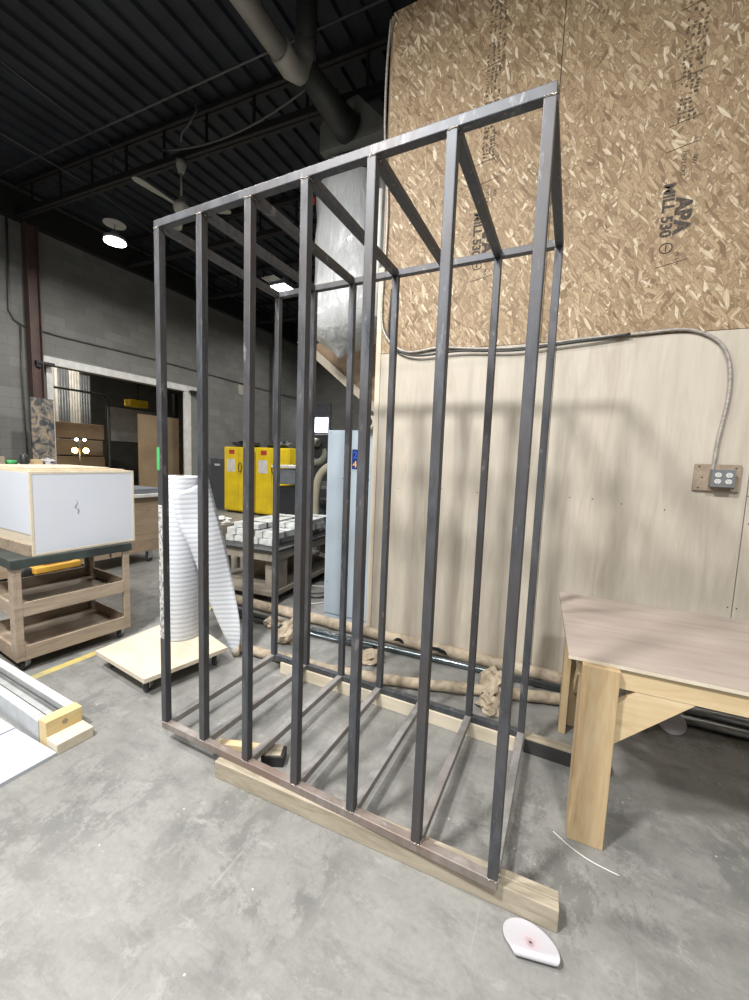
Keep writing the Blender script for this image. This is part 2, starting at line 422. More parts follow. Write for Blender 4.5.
# partition wall: studs clad in plywood below and OSB above
wr = thing('wall_right', None, None); struct(wr)
box(.36, 6.9, YW + .014, YW + .12, 0, 5.26).build('stud_core', M_darkwood, wr)
def sheet_poly(name, pts_, m_):
    o = MB().prism(pts_, .012, 'y', YW).build(name, m_, wr); bv = o.modifiers.new('b', 'BEVEL'); bv.width = .0015; return o
def seam(x): return 2.57 - .018 * (x - .4)
for (x0, x1) in ((.385, 1.797), (1.801, 2.962)):
    sheet_poly('plywood_sheet', [(x0, .0), (x1, .0), (x1, seam(x1)), (x0, seam(x0))], M_ply)
sheet_poly('plywood_sheet', [(2.966, .0), (4.2, .0), (4.2, 1.50), (2.966, 1.50)], M_ply)
sheet_poly('plywood_sheet', [(2.966, 1.504), (4.2, 1.504), (4.2, seam(4.2)), (2.966, seam(2.966))], M_ply)
sheet_poly('plywood_sheet', [(4.204, .0), (6.9, .0), (6.9, seam(4.2)), (4.204, seam(4.2))], M_ply)
for (x0, x1) in ((.385, 1.686), (1.692, 4.13), (4.134, 6.9)):
    sheet_poly('osb_sheet', [(x0, seam(x0) + .003), (x1, seam(x1) + .003), (x1, 5.27), (x0, 5.27)], M_osb)
box(.335, .383, YW - .004, YW + .13, 0, 3.3, bev=.002).build('end_stud', M_trim, wr)
o_ = MB().tube([(.31, YW + .02, 2.9), (.31, YW + .02, 3.95)], .024, 12).build('white_tube', M_whitep); tag(o_, 'pale white tube fixed to the left edge of the wall beside the plastic bag', 'tube')
for (x, z) in ((1.97, 1.42), (2.12, 1.42), (2.3, 1.40), (2.55, 1.38), (2.94, .78), (2.985, .78), (2.99, 1.33), (1.79, .95), (1.75, 1.45), (1.0, 1.42), (.6, 1.4), (1.3, 1.41)):
    MB().lathe([(.0045, 0), (.0045, .003)], (x, YW - .0015, z), 8, axis='y').build('screw_head', M_dark, wr)
# printed stamps on the OSB, reading downward
def stamp(xm, z, k=1.0):
    T = lambda x, zz: frame_mtx((x, YW - .0012, zz), (0, 0, -1), (1, 0, 0))
    text('ink_stamp', 'MILL 530', .086 * k, T(xm - .012, z + .01), M_ink, wr, bold=.0028)
    text('ink_stamp', 'APA', .115 * k, T(xm + .062, z - .09), M_ink, wr, bold=.006)
    mb = MB(); c = Vector((xm + .028, YW - .0015, z - .385)); 
    ring = [c + Vector((.034 * math.cos(t * PI / 12), 0, .03 * math.sin(t * PI / 12))) for t in range(25)]
    mb.tube(ring, .003, 6, False); mb.box(c.x - .004, c.x + .004, YW - .0016, YW, c.z - .02, c.z + .02)
    mb.build('ink_stamp', M_ink, wr)
    text('ink_stamp', '19/32 CAT', .034 * k, T(xm + .065, z + .19), M_ink2, wr)
    text('ink_stamp', '000', .034 * k, T(xm + .12, z + .15), M_ink2, wr)
    text('ink_stamp', 'PS 2-10', .026 * k, T(xm + .085, z - .42), M_ink2, wr)
    mb = MB(); rnd = random.Random(int(z * 100))
    for (za, zb, wd) in ((.36, .60, .10), (.62, 1.0, .12), (1.02, 1.5, .14)):
        zz = z + za
        while zz < z + zb:
            for j in range(4):
                if rnd.random() < .75:
                    x0 = xm + .02 + j * wd / 4 + rnd.uniform(-.006, .006); hh = rnd.uniform(.006, .022)
                    mb.box(x0, x0 + rnd.uniform(.008, .02), YW - .001, YW, zz, zz + hh)
            zz += rnd.uniform(.016, .03)
    for zz in (-.50, .20 - .0, .35, .61, 1.01, 1.5):
        mb.beam((xm - .02, YW - .0006, z + zz), (xm + .15, YW - .0006, z + zz + .03), .002, .004)
    mb.build('ink_stamp', M_ink2, wr)
stamp(2.375, 3.46); stamp(1.155, 3.56)

# ceiling joists (bar joists along X)
web_me = []
def joist(y, z1=6.5, z0=5.98, label=''):
    t = thing('bar_joist', label, 'joist', (XL + .17, y, 0), math.radians(3.4), 'open web joists under the roof deck')
    mb = MB(); mb.box(.01, 14.5, -.06, -.01, z1, z1 + .06).box(.01, 14.5, .01, .06, z1, z1 + .06); mb.build('top_chord', M_beam, t)
    mb = MB(); mb.box(.01, 14.5, -.06, -.01, z0, z0 + .09).box(.01, 14.5, .01, .06, z0, z0 + .09); mb.build('bottom_chord', M_beam, t)
    for k in range(17):
        if not web_me: web_me.append(MB().beam((0, 0, z0), (0, 0, z1 + .05), .03, .03).build('web_bar', M_beam, t)); o = web_me[0]
        elif k == 0 and len(web_me) == 1 and t is web_me[0].parent: continue
        else: o = bpy.data.objects.new('web_bar', web_me[0].data); COL.objects.link(o); o.parent = t
        o.location = (.45 + .85 * k, 0, 0)
    return t
for y, lb in ((2.80, 'nearest black open web joist crossing above the white fan'), (4.9, 'black open web joist second from the camera, behind the fan'), (7.0, 'black open web joist third from the camera, above the square lamps'), (9.1, 'black open web joist fourth from the camera in the dark roof'), (11.2, 'farthest black open web joist near the back wall')):
    joist(y, label=lb)
for (y, z, lb, xx) in ((-1.0, 6.53, '', 0),):
    pass
o = MB().box(XL + .01, XL + .16, -12, 12.35, 5.95, 6.45).build('edge_girder', M_beam); tag(o, 'dark steel girder running along the top of the grey block wall', 'girder')
c = thing('steel_column', 'red brown steel column standing against the grey block wall', 'column', (XL + .12, 2.98, 0))
mb = MB(); mb.box(-.09, .09, -.1, -.085, 0, 5.95).box(-.09, .09, .085, .1, 0, 5.95).box(-.01, .01, -.085, .085, 0, 5.95); mb.build('shaft', M_redsteel, c)
box(-.115, .14, -.15, .15, 0, .02).build('base_plate', M_redsteel, c)
tag(MB().tube([(XL + .03, 2.66, 5.95), (XL + .03, 2.63, 4.25), (XL + .03, 2.7, 4.1), (XL + .03, 2.82, 4.03), (XL + .03, 3.5, 4.0), (XL + .03, 5.5, 4.03), (XL + .03, 8.9, 3.98), (XL + .03, 12.35, 3.9)], .018, 8).build('wall_conduit', M_cond), 'grey conduit dropping beside the red column and running along the block wall', 'conduit')
tag(MB().tube([(XL + .04, 2.8, 4.03), (XL + .04, 2.78, 3.0), (XL + .04, 2.8, 1.2)], .012, 8).build('wall_conduit', M_cond), 'thin vertical conduit running down the block wall left of the red column', 'conduit')
tag(MB().tube([(-7.98, 2.28, 6.3), (1.0, 2.70, 6.3)], .014, 8).build('ceiling_conduit', M_cond), 'straight grey conduit crossing the roof ribs in front of the first joist', 'conduit')
tag(MB().tube([(-5.92, 1.0, 6.2), (-5.93, 3.14, 6.2), (-6.42, 4.9, 6.2), (-6.6, 7, 6.2)], .008, 6).build('ceiling_wire', M_cond), 'thin straight wire under the roof leading toward the round lamp', 'wire')
tag(MB().tube([(-4.4, .2, 6.25), (-4.6, 1.46, 6.25), (-4.73, 2.85, 6.25)], .01, 6).build('ceiling_wire', M_cond), 'thin wire under the roof ending at the first joist', 'wire')
def sag(a, b, d, n=14):
    a, b = Vector(a), Vector(b); return [a.lerp(b, i / n) - Vector((0, 0, d * 4 * (i / n) * (1 - i / n))) for i in range(n + 1)]
tag(MB().tube(sag((-3.7, 2.8, 6.0), (-1.1, 2.8, 5.97), .18) , .014, 6).build('hanging_cable', M_cond), 'grey cable sagging from the fan mount to the dust collector', 'cable')
tag(MB().tube([(-3.2, 2.75, 6.55), (-3.0, 2.75, 6.4), (-2.95, 2.75, 6.25), (-3.1, 2.75, 6.12), (-3.25, 2.75, 6.05), (-3.3, 2.78, 5.97)], .014, 6).build('hanging_cable', M_cond), 'short grey cable looping down from the roof onto the joist', 'cable')
tag(MB().tube([(-7.7, 9.95, 6.6), (-7.7, 9.95, 3.3), (-7.7, 9.95, 0)], .06, 10).build('downpipe', M_greymetal), 'tall grey pipe standing against the far end of the block wall', 'pipe')
tag(box(XL, XL + .02, 8.55, 8.8, 3.62, 3.92).build('wall_notice', mat('cream_card', (.45, .43, .36), .6)), 'small cream notice fixed high on the block wall', 'notice')

# ------------------------------------------------------------------ the steel frame
t = .038; W = 1.8433; D = .9528; z0 = .089; z1 = z0 + 2.7
fr = thing('steel_cage', 'large welded cage of square steel tube standing on lumber in the middle', 'metal cage', (0, 0, 0))
B = .0035
xs = [i * (W - t) / 6 for i in range(7)]
def sq(*a): return box(*a, bev=B)
for y0, y1, nm in ((0, t, 'front'), (D - t, D, 'rear')):
    sq(0, W, y0, y1, z1 - t, z1).build('top_rail', M_steel, fr)
    sq(0, W, y0, y1, z0, z0 + t).build('bottom_rail', M_steel_rust if nm == 'front' else M_steel, fr)
    for x in xs:
        p = sq(x, x + t, y0, y1, z0 + t, z1 - t).build('post', M_steel, fr)
        if nm == 'front' and x == xs[0]:
            box(x - .0008, x + .021, y0 - .0012, y0 - .0001, 1.545, 1.665).build('tape', M_tape, p)['label'] = 'green tape stuck on the post'
            M_pr, g_ = new('primer_smear', .6)
            g_.l(g_.ramp(g_.noise(g_.coords((2, 2, 1)), 40, 5, .7), [(.42, (.10, .10, .11)), (.5, (.42, .42, .41)), (.7, (.62, .62, .60))]), g_.b.inputs['Base Color'])
            box(x + .0035, x + t - .0035, y0 - .0008, y0 - .0001, .62, 1.36).build('paint_smear', M_pr, p)['label'] = 'whitish speckled paint smear on the post'
for i, x in enumerate(xs):
    sq(x, x + t, t, D - t, z1 - t, z1).build('crossbar', M_steel, fr)
    sq(x, x + t, t, D - t, z0, z0 + t).build('crossbar', M_dusty, fr)
rnd = random.Random(3)
for i, x in enumerate(xs):
    for zz, s in ((z1 - t, 1), (z0 + t, -1)):
        mb = MB(); n = 10
        for k in range(n):
            u = x + t * (k + .5) / n
            r = rnd.uniform(.0018, .0040)
            mb.lathe([(r * .5, -r * .7), (r, 0), (r * .5, r * .7)], (u, -.0006, zz + rnd.uniform(-.003, .003)), 6)
        for k in range(7):
            r = rnd.uniform(.002, .004)
            mb.lathe([(r * .5, -r * .7), (r, 0), (r * .5, r * .7)], (x + t + .0006, rnd.uniform(.002, t), zz + rnd.uniform(-.002, .002)), 6)
        mb.build('weld_bead', M_weld, fr)
# timbers under the frame
def board(name, a, b, wd, ht, m_, label, group=None):
    a, b = Vector(a), Vector(b); d = b - a
    o = MB().box(0, d.length, -wd / 2, wd / 2, 0, ht, bev=.004).build(name, m_)
    o.location = a; o.rotation_euler = (0, 0, math.atan2(d.y, d.x)); return tag(o, label, 'lumber', group)
board('lumber_stud', (.455, -.018, 0), (2.05, .058, 0), .037, .0885, M_lumber, 'front lumber stud on edge under the cage front rail, nearest the camera')
board('lumber_stud', (.47, .021, 0), (2.048, .0965, 0), .037, .0885, M_lumber, 'second lumber stud on edge right behind the front stud under the cage')
board('lumber_stud', (.10, .925, 0), (1.80, .925, 0), .037, .0885, M_trim_x, 'pale lumber stud on edge under the rear rail of the cage')
M_blackwood = ply('dark_faced_timber', (.035, .034, .034), (.02, .02, .02), (.055, .052, .05), 'x')
t_ = thing('dark_timber', 'dark faced timber running from the rear corner of the cage behind the table leg', 'lumber', (1.845, .965, 0))
box(0, .42, -.03, .035, 0, .082, bev=.002).build('body', M_blackwood, t_)
box(0, .42, -.03, .035, .082, .088).build('top_edge', M_lumber, t_)
board('wood_offcut', (.30, .13, 0), (.56, .22, 0), .045, .035, M_pine_x, 'small pale wood offcut lying on the floor inside the cage')
b_ = thing('black_block', 'short black block lying on the floor inside the cage beside the wood offcut', 'block', (.66, .20, 0), .45)
box(-.075, .045, -.045, .045, 0, .06, bev=.006).build('body', M_black, b_)
box(-.07, .03, -.04, .04, .06, .068, bev=.002).build('wood_slip', M_lumber, b_)

# ------------------------------------------------------------------ work table
tb = thing('work_table', 'plywood topped wooden work table on the right beside the cage', 'table', (2.02, .487, 0), math.radians(2.0))
TH = .83
mb = MB(); mb.prism([(0, 0), (1.95, 0), (1.95, .94), (-.03, .94)], .018, 'z', TH - .018); mb.build('tabletop', M_plytop, tb)
box(0, 1.95, -.0015, -.0001, TH - .017, TH - .002).build('edge_band', M_trim, tb)
box(.17, 1.80, .012, .05, TH - .107, TH - .018, bev=.002).build('front_apron', M_pine_x, tb)
box(.17, 1.80, .84, .878, TH - .107, TH - .018, bev=.002).build('rear_apron', M_pine_x, tb)
box(.045, .083, .055, .80, TH - .107, TH - .018, bev=.002).build('side_apron', M_pine_x, tb)
for k, (lx, ly, sx_, sy_) in enumerate(((.055, .012, 1, 1), (.055, .878, 1, -1), (1.88, .012, -1, 1), (1.88, .878, -1, -1))):
    mb = MB()
    if k == 1:
        mb.box(lx - .03, lx + .01, ly - .14, ly, 0, TH - .019, bev=.003).box(lx + .01, lx + .10, ly - .038, ly, 0, TH - .019, bev=.003)
    else:
        a, b = sorted((lx, lx + sx_ * .14)); c_, d_ = sorted((ly - sy_ * .038, ly)); mb.box(a, b, c_, d_, 0, TH - .019, bev=.003)
        a, b = sorted((lx, lx + sx_ * .038)); c_, d_ = sorted((ly, ly + sy_ * .10)); mb.box(a, b, c_, d_, .002, TH - .019, bev=.003)
    mb.build('leg', M_pine, tb)
MB().prism([(.197, .47), (.197, .65), (.26, .722), (.46, .722)], .036, 'y', .013).build('brace', M_pine_x, tb)
MB().prism([(.0, .0), (.10, .0), (.10, .02), (.0, .02)], .01, 'y', .2)
mb = MB(); mb.beam((.10, .72, .33), (.10, .42, .71), .03, .075); mb.build('brace', M_pine_x, tb)
mb = MB(); mb.beam((1.74, .03, .47), (1.5, .03, .68), .036, .085); mb.build('brace', M_pine_x, tb)

# ------------------------------------------------------------------ outlet on the wall
ob = thing('backing_board', 'small plywood board screwed to the wall behind the grey outlet box', 'board', (2.80, YW - .008, 1.61))
MB().box(-.118, .118, -.013, .0, -.085, .085, bev=.002).build('board', M_cartwood, ob)
for (sx_, sz_) in ((-.095, .068), (.09, .062), (-.09, -.068), (.085, -.062), (-.075, .0)): MB().lathe([(.005, 0), (.005, .002)], (sx_, -.0145, sz_), 8, axis='y').build('screw', M_dark, ob)
ox = thing('outlet_box', 'grey metal box with four white outlets on the wall', 'outlet', (2.815, YW - .0215, 1.608))
box(-.054, .060, -.052, .0, -.052, .052, bev=.004).build('box', M_boxgrey, ox)
box(-.056, .062, -.056, -.0525, -.054, .054, bev=.001).build('cover_plate', M_boxgrey, ox)
for sx_ in (-.024, .03):
    for sz_ in (-.019, .021):
        oo = MB().lathe([(.0165, 0), (.0165, .003), (.0145, .0042)], (0, 0, 0), 20, axis='y', fn=lambda a, z: 1 - .10 * abs(math.sin(a)) ** 6).build('outlet', M_whitep, ox, (sx_, -.0605, sz_))
        mb = MB(); mb.box(-.006, -.0045, -.0014, 0, -.001, .007).box(.0045, .006, -.0014, 0, -.001, .006).lathe([(.0022, 0), (.0022, .0014)], (0, -.0014, -.007), 8, axis='y')
        mb.build('slot', M_black, oo)
cab = [(2.775, 1.66), (2.78, 1.72), (2.785, 1.85), (2.805, 2.04), (2.81, 2.19), (2.79, 2.34), (2.735, 2.45), (2.63, 2.525), (2.51, 2.552), (2.31, 2.548), (1.95, 2.545), (1.58, 2.525), (1.25, 2.54), (.93, 2.575), (.68, 2.56), (.55, 2.60), (.45, 2.69), (.39, 2.83), (.385, 3.1), (.40, 3.43), (.40, 3.83), (.355, 4.3), (.345, 4.6), (.35, 4.92), (.37, 5.2)]
def spline(pts, n=5):
    out = []
    for i in range(len(pts) - 1):
        p0, p1, p2, p3 = [Vector(pts[max(0, min(len(pts) - 1, j))]) for j in (i - 1, i, i + 1, i + 2)]
        for k in range(n):
            u = k / n; out.append(.5 * ((2 * p1) + (p2 - p0) * u + (2 * p0 - 5 * p1 + 4 * p2 - p3) * u * u + (3 * p1 - p0 - 3 * p2 + p3) * u ** 3))
    return out + [Vector(pts[-1])]
tag(MB().tube(spline([(x, YW - .017, z) for x, z in cab]), .0105, 8).build('armoured_cable', M_cable), 'grey armoured cable curving from the outlet box along the top of the plywood', 'cable')
tag(MB().tube(spline([(.47, YW - .012, 3.1), (.455, YW - .012, 2.8), (.47, YW - .012, 2.66), (.56, YW - .03, 2.575), (.75, YW - .036, 2.52), (1.1, YW - .036, 2.53), (1.5, YW - .036, 2.50), (1.8, YW - .036, 2.515), (2.05, YW - .036, 2.53), (2.25, YW - .036, 2.545)]), .009, 8).build('dark_strand', M_dark), 'dark strand sagging just below the armoured cable on the wall', 'cable')  # thin dark tube following just below the armoured cable

# ------------------------------------------------------------------ tubes and pipes on the floor by the wall
def wavy(a, b, n, amp, seed, r):
    a, b = Vector(a), Vector(b); rn = random.Random(seed)
    return [a.lerp(b, i / n) + Vector((0, rn.uniform(-amp, amp), 0)) for i in range(n + 1)]
kt = MB().tube(wavy((-1.45, 1.79, .055), (2.35, 1.812, .055), 50, .004, 1, .05), .05, 14).crumple(.006, 9, 1)
kt = kt.build('kraft_wrapped_tube', M_kraft); tag(kt, 'long brown paper wrapped tube lying against the foot of the plywood wall', 'wrapped tube')
for (xx, ww) in ((.72, .05), (1.06, .10)):
    mb = MB(); mb.prism([(-ww, -.012), (-ww * .4, .018), (ww * .2, .022), (ww * .8, .008), (ww, -.018), (0, -.006)], .006, 'y', 0)
    o = mb.build('tear', M_black, kt); o.location = (xx, 1.745, .072)
    o['label'] = 'dark torn hole in the brown paper'
pt = spline([(-.40, 1.0, .045), (-.1, 1.03, .045), (.3, 1.06, .045), (.7, 1.12, .045), (1.1, 1.235, .045), (1.5, 1.37, .045), (1.95, 1.52, .045), (2.15, 1.59, .045)], 8)
tag(MB().tube(pt, .038, 14).crumple(.008, 9, 2).build('kraft_wrapped_tube', M_kraft), 'brown paper wrapped tube lying nearest the rear rail of the cage', 'wrapped tube')
tag(MB().tube([(-1.2, 1.60, .028), (.3, 1.62, .028), (1.3, 1.69, .028), (2.2, 1.725, .028)], .0265, 16).build('steel_pipe', M_pipe), 'dark shiny steel pipe lying between the two paper wrapped tubes', 'pipe')
tag(MB().tube([(-1.3, 1.52, .022), (-.3, 1.54, .022), (.55, 1.58, .022)], .02, 14).build('steel_pipe', M_pipe), 'shorter dark pipe lying beside the shiny pipe at its left end', 'pipe')
tag(MB().tube([(2.36, 1.79, .028), (4.4, 1.84, .028)], .0265, 16).build('metal_conduit', M_galv), 'grey metal pipe on the floor under the table, rear of the two at wall', 'pipe')
tag(MB().tube([(2.45, 1.72, .032), (4.4, 1.78, .032)], .030, 16).build('metal_conduit', M_galv), 'grey metal pipe on the floor under the table, front of the two', 'pipe')
tag(MB().tube([(2.42, 1.76, .088), (4.4, 1.81, .088)], .028, 16).build('metal_conduit', M_galv), 'grey metal pipe resting on top of the other two under the table', 'pipe')
def crumpled(name, loc, size, seed, label, m_=None, cat='crumpled paper'):
    mb = MB(); bmesh.ops.create_icosphere(mb.bm, subdivisions=3, radius=1); rn_ = random.Random(seed)
    for vv in mb.bm.verts:
        p = vv.co * 1.7 + Vector((seed * 5.3, seed, 0))
        k = 1 + .6 * noise.noise(p) + rn_.uniform(-.20, .20)
        vv.co = Vector((vv.co.x * size[0] * k, vv.co.y * size[1] * k, max(-size[2] * .55, vv.co.z * size[2] * k) + size[2] * .55))
    o = mb.build(name, m_ or M_kraft); o.location = loc; return tag(o, label, cat)
crumpled('crumpled_kraft_paper', (1.58, 1.50, .0), (.10, .21, .085), 1, 'crumpled brown kraft paper bunched over the pipes right of the cage')
crumpled('crumpled_kraft_paper', (1.60, 1.27, .0), (.085, .10, .05), 2, 'flattened brown kraft paper scrap nearest the rear right post of the cage')
crumpled('crumpled_kraft_paper', (-.18, 1.42, .0), (.075, .14, .11), 3, 'twisted brown kraft paper hanging from the tube behind the cage left side')
crumpled('crumpled_kraft_paper', (-.50, 1.55, .0), (.08, .09, .06), 4, 'small torn kraft paper bunch at the left end of the steel pipe')
crumpled('crumpled_kraft_paper', (.62, 1.45, .0), (.09, .11, .045), 5, 'torn kraft paper scrap on the floor behind the middle of the cage')
crumpled('crumpled_kraft_paper', (2.42, 1.60, .0), (.10, .085, .06), 6, 'crumpled brown paper on the floor under the table')

# paper discs and strip
def disc(loc, R, rz, label, mark=True, vf=-.42, lift=.032, rx=0):
    d_ = thing('sanding_disc', label, 'sanding disc', loc)
    d_.rotation_euler = (rx, 0, rz)
    rows = []; n = 26; rho = .011
    for i in range(n + 1):
        r = R * (.05 + .95 * i / n); row = []
        for k in range(49):
            a = 2 * PI * k / 48; u, v_ = r * math.cos(a), r * math.sin(a); f0 = vf * R
            if v_ < f0:
                an = min((f0 - v_) / rho, 2.2); y = f0 - rho * math.sin(an); z = lift - rho * (1 - math.cos(an))
            else:
                q = (v_ - f0) / (R - f0); y = v_; z = .002 + lift * (1 - q) ** 1.3
            if mark: u -= .22 * (y - f0) - .008
            row.append((u, y, z))
        rows.append(row)
    o = MB().sheet(rows, .0012, True).build('disc', M_paper, d_)
    if mark:
        M_, g_ = new('scorched_paper', .7)
        ln = g_.n('ShaderNodeVectorMath', operation='LENGTH'); g_.l(g_.coords((1, .8, .2)), ln.inputs[0])
        nn_ = g_.noise(g_.coords(), 40, 4)
        fac = g_.math('ADD', ln.outputs['Value'], g_.math('MULTIPLY', nn_, .03))
        g_.l(g_.ramp(fac, [(.016, (.30, .20, .22)), (.034, (.50, .43, .47)), (.052, (.47, .46, .50))]), g_.b.inputs['Base Color'])
        o.data.materials[0] = M_
    return d_
disc((1.968, -.050, .001), .086, math.radians(14), 'white round paper disc with a purple scorch lying on the floor in front')
disc((2.665, 1.61, .052), .075, math.radians(-8), 'plain white round disc leaning on the pipes under the table', False, -1.0, .0, math.radians(42))
tag(MB().tube(spline([(2.02, .465, .004), (2.09, .42, .004), (2.17, .39, .004), (2.27, .378, .004)]), .0025, 6).build('plastic_strip', M_whitep), 'thin curved white strip on the floor at the foot of the table leg', 'strip')

# ------------------------------------------------------------------ dolly and foam roll
dl = thing('flat_dolly', 'low plywood platform dolly on casters left of the cage', 'dolly', (0, 0, 0))
MB().prism([(-1.12, .27), (-.45, .20), (-.33, .80), (-1.15, 1.05)], .03, 'z', .115).build('platform', M_trim_x, dl)
def caster(parent, x, y, h, r, face=0):
    mb = MB(); mb.lathe([(r * .8, -.016), (r, -.012), (r, .012), (r * .8, .016)], (0, 0, r), 18, axis='x')
    wv_ = mb.build('wheel', M_glass, parent); wv_.location = (x, y, 0); wv_.rotation_euler = (0, 0, face)
    mb = MB(); mb.box(-.024, -.019, -r * .5, r * .7, r * .8, h).box(.019, .024, -r * .5, r * .7, r * .8, h).box(-.035, .035, -.04, .04, h - .004, h).lathe([(.006, -.026), (.006, .026)], (0, 0, r), 8, axis='x')
    f_ = mb.build('caster_fork', M_galv, parent); f_.location = (x, y, 0); f_.rotation_euler = (0, 0, face)
for (x, y) in ((-.53, .28), (-1.05, .36), (-.42, .76), (-1.05, .96)): caster(dl, x, y, .115, .045, .5)
fo = thing('foam_roll', 'upright roll of white foam wrap standing on the dolly with a loose end trailing', 'foam roll', (-.83, .78, .146))
prof = [(.148, 0), (.152, .01), (.152, 1.30), (.148, 1.31)]
MB().lathe(prof, (0, 0, 0), 40).build('roll', M_foam, fo)
MB().lathe([(.03, 1.302), (.03, 1.315)], (0, 0, 0), 20).build('core', M_cardboard, fo)
# trailing end: a bent sheet peeled off the roll
def bez(a, b, n): return [Vector(a).lerp(Vector(b), i / n) for i in range(n + 1)]
Lp = spline([(-.70, .615, 1.33), (-.66, .62, 1.12), (-.58, .665, .93), (-.53, .80, .48), (-.40, .90, .06), (-.375, .905, .03)], 5)
Rp = spline([(-.68, .925, 1.45), (-.60, .935, 1.2), (-.50, .94, .9), (-.40, .935, .56), (-.33, .93, .28), (-.335, .93, .10)], 5)
rows = []
for l_, r_ in zip(Lp, Rp):
    row = []
    for k in range(9):
        u = k / 8; p = l_.lerp(r_, u); p.x += .05 * math.sin(PI * u) * max(0, (p.z - .3)); row.append(p - Vector((-.83, .78, .146)))
    rows.append(row)
MB().sheet(rows, .006).build('loose_end', M_foam, fo)
rows = [[(-.405 + .47 * 0, .90, .06), (-.335, .925, .11)], [(-.375, .905, .004), (-.33, .925, .03)]]
MB().sheet([[Vector(p) - Vector((-.83, .78, .146)) for p in r] for r in rows], .004).build('kraft_edge', M_kraft, fo)

# ------------------------------------------------------------------ cart with cabinet box
ct = thing('shop_cart', 'wooden shop cart with two trays and a dark metal top on casters', 'cart', (-1.5, -.05, 0), math.radians(-5))
CW, CL = .72, .79   # depth (−X), length (+Y)
box(-CW - .02, .015, -.015, CL + .015, .78, .845, bev=.004).build('metal_top', M_green, ct)
PW = .05
for (x, y) in ((-.09, 0), (-CW, 0), (-.09, CL - PW), (-CW, CL - PW)):
    mb = MB(); mb.box(x, x + .09, y, y + .02, .09, .78, bev=.002) if y == 0 else mb.box(x, x + .09, y + PW - .02, y + PW, .09, .78, bev=.002)
    xx = x + .07 if x > -.2 else x
    mb.box(xx, xx + .02, y + .02 if y == 0 else y, y + PW if y == 0 else y + PW - .02, .09, .78, bev=.002)
    mb.build('post', M_cartwood, ct)
for (za, zb) in ((.42, .52), (.092, .195)):
    mb = MB(); mb.box(-CW + .02, -.02, .02, CL - .02, za, za + .015)
    mb.box(-.019, 0 + .003, PW + .0001, CL - PW - .0001, za, zb).box(-CW, -CW + .019, PW + .0001, CL - PW - .0001, za, zb).box(-CW + .0901, -.0901, 0, .019, za, zb).box(-CW + .0901, -.0901, CL - .019, CL, za, zb)
    mb.build('tray', M_cartwood, ct)
for (x, y) in ((-.06, .06), (-.06, CL - .06), (-CW + .06, .06), (-CW + .06, CL - .06)): caster(ct, x, y, .09, .04, .6)
cb = thing('cabinet_carcass', 'white melamine cabinet box with raw wood edges lying on the cart', 'cabinet', (-1.5, .075, .8465), math.radians(-2))
Lc = .745; Dc = .75; Hc = .62
mb = MB(); mb.box(-Dc, 0, 0, .016, 0, Hc, bev=.001).box(-Dc, 0, Lc - .016, Lc, 0, Hc, bev=.001).box(-Dc, 0, .016, Lc - .016, Hc - .018, Hc, bev=.001).box(-Dc, 0, .016, Lc - .016, 0, .018, bev=.001).box(-Dc, -Dc + .016, .016, Lc - .016, .018, Hc - .018)
mb.build('carcass', M_trim_x, cb)
box(-.014, -.002, .016, Lc - .016, .018, Hc - .018).build('white_panel', M_white, cb)
box(-Dc + .01, -.016, -.003, -.0002, .16, Hc - .012).build('white_panel', M_white, cb)
box(-Dc, -.01, -.016, -.0005, .0, .085).build('wood_rail', M_cartwood, cb)
o = MB().tube([(-.0005, .29, .40), (-.0005, .30, .37), (-.0005, .28, .34), (-.0005, .31, .32), (-.0005, .30, .29)], .0015, 6).build('pencil_mark', M_boxgrey, cb)
for i, (x0, y0, x1, y1, z, lb) in enumerate(((-.73, .02, -.03, .70, .0, 'lower plywood board lying on top of the white cabinet box'), (-.70, .03, -.08, .60, .0135, 'upper plywood board lying on top of the white cabinet box'))):
    o = box(x0, x1, y0, y1, 0, .0125, bev=.001).build('plywood_board', M_plyend); o.location = (-1.5, .075, .8465 + Hc + .0005 + z); tag(o, lb, 'board')

# ------------------------------------------------------------------ rail machine, wood end block, white sheet at lower left
rb = thing('end_block', 'stepped yellowish wooden block capping the end of the metal fence rail', 'wood block', (-.47, -.24, 0), math.radians(-2))
box(-.025, .088, -.09, .09, .0, .060, bev=.003).build('step', M_trim_x, rb)
box(-.105, -.026, -.09, .09, .0, .145, bev=.003).build('upright', M_yellowwood, rb)
mb = MB(); mb.lathe([(.014, 0), (.014, .002)], (-.026, .0, .105), 14, axis='x'); mb.build('knot', M_darkwood, rb)
M_slot = mat('dark_slot', (.05, .05, .05), .6)
rl = thing('fence_rail', 'long aluminium fence rail with two ruled edges lying on the floor at lower left', 'fence rail', (-.577, -.24, 0), math.radians(-2))
L = 2.4
mb = MB(); mb.box(-L, 0, -.09, -.005, .0, .128, bev=.002).box(-L, 0, -.005, .05, .0, .09, bev=.002).box(-L, 0, .05, .10, .0, .128, bev=.002); mb.build('extrusion', M_alu, rl)
box(-L, -.01, -.086, -.045, .1282, .131).build('scale', M_whitep, rl)
box(-L, -.01, .052, .096, .1282, .131).build('scale', M_whitep, rl)
mb = MB()
for k in range(100):
    x = -.03 - k * .02
    mb.box(x, x + .0015, -.058 if k % 5 else -.07, -.046, .1311, .1314); mb.box(x, x + .0015, .053, .066 if k % 5 else .078, .1311, .1314)
for y in (-.066, .074): mb.box(-.06, -.055, y - .02, y + .02, .1311, .1316)
mb.build('graduations', M_dark, rl)
for y in (-.0425, .046): box(-L, -.005, y - .004, y + .004, .1285 if y < 0 else .0905, .1305 if y < 0 else .0935).build('slot', M_slot, rl)
MB().box(-L, -.03, -.003, .03, .0905, .108, bev=.004).build('slider_bar', M_galv, rl)
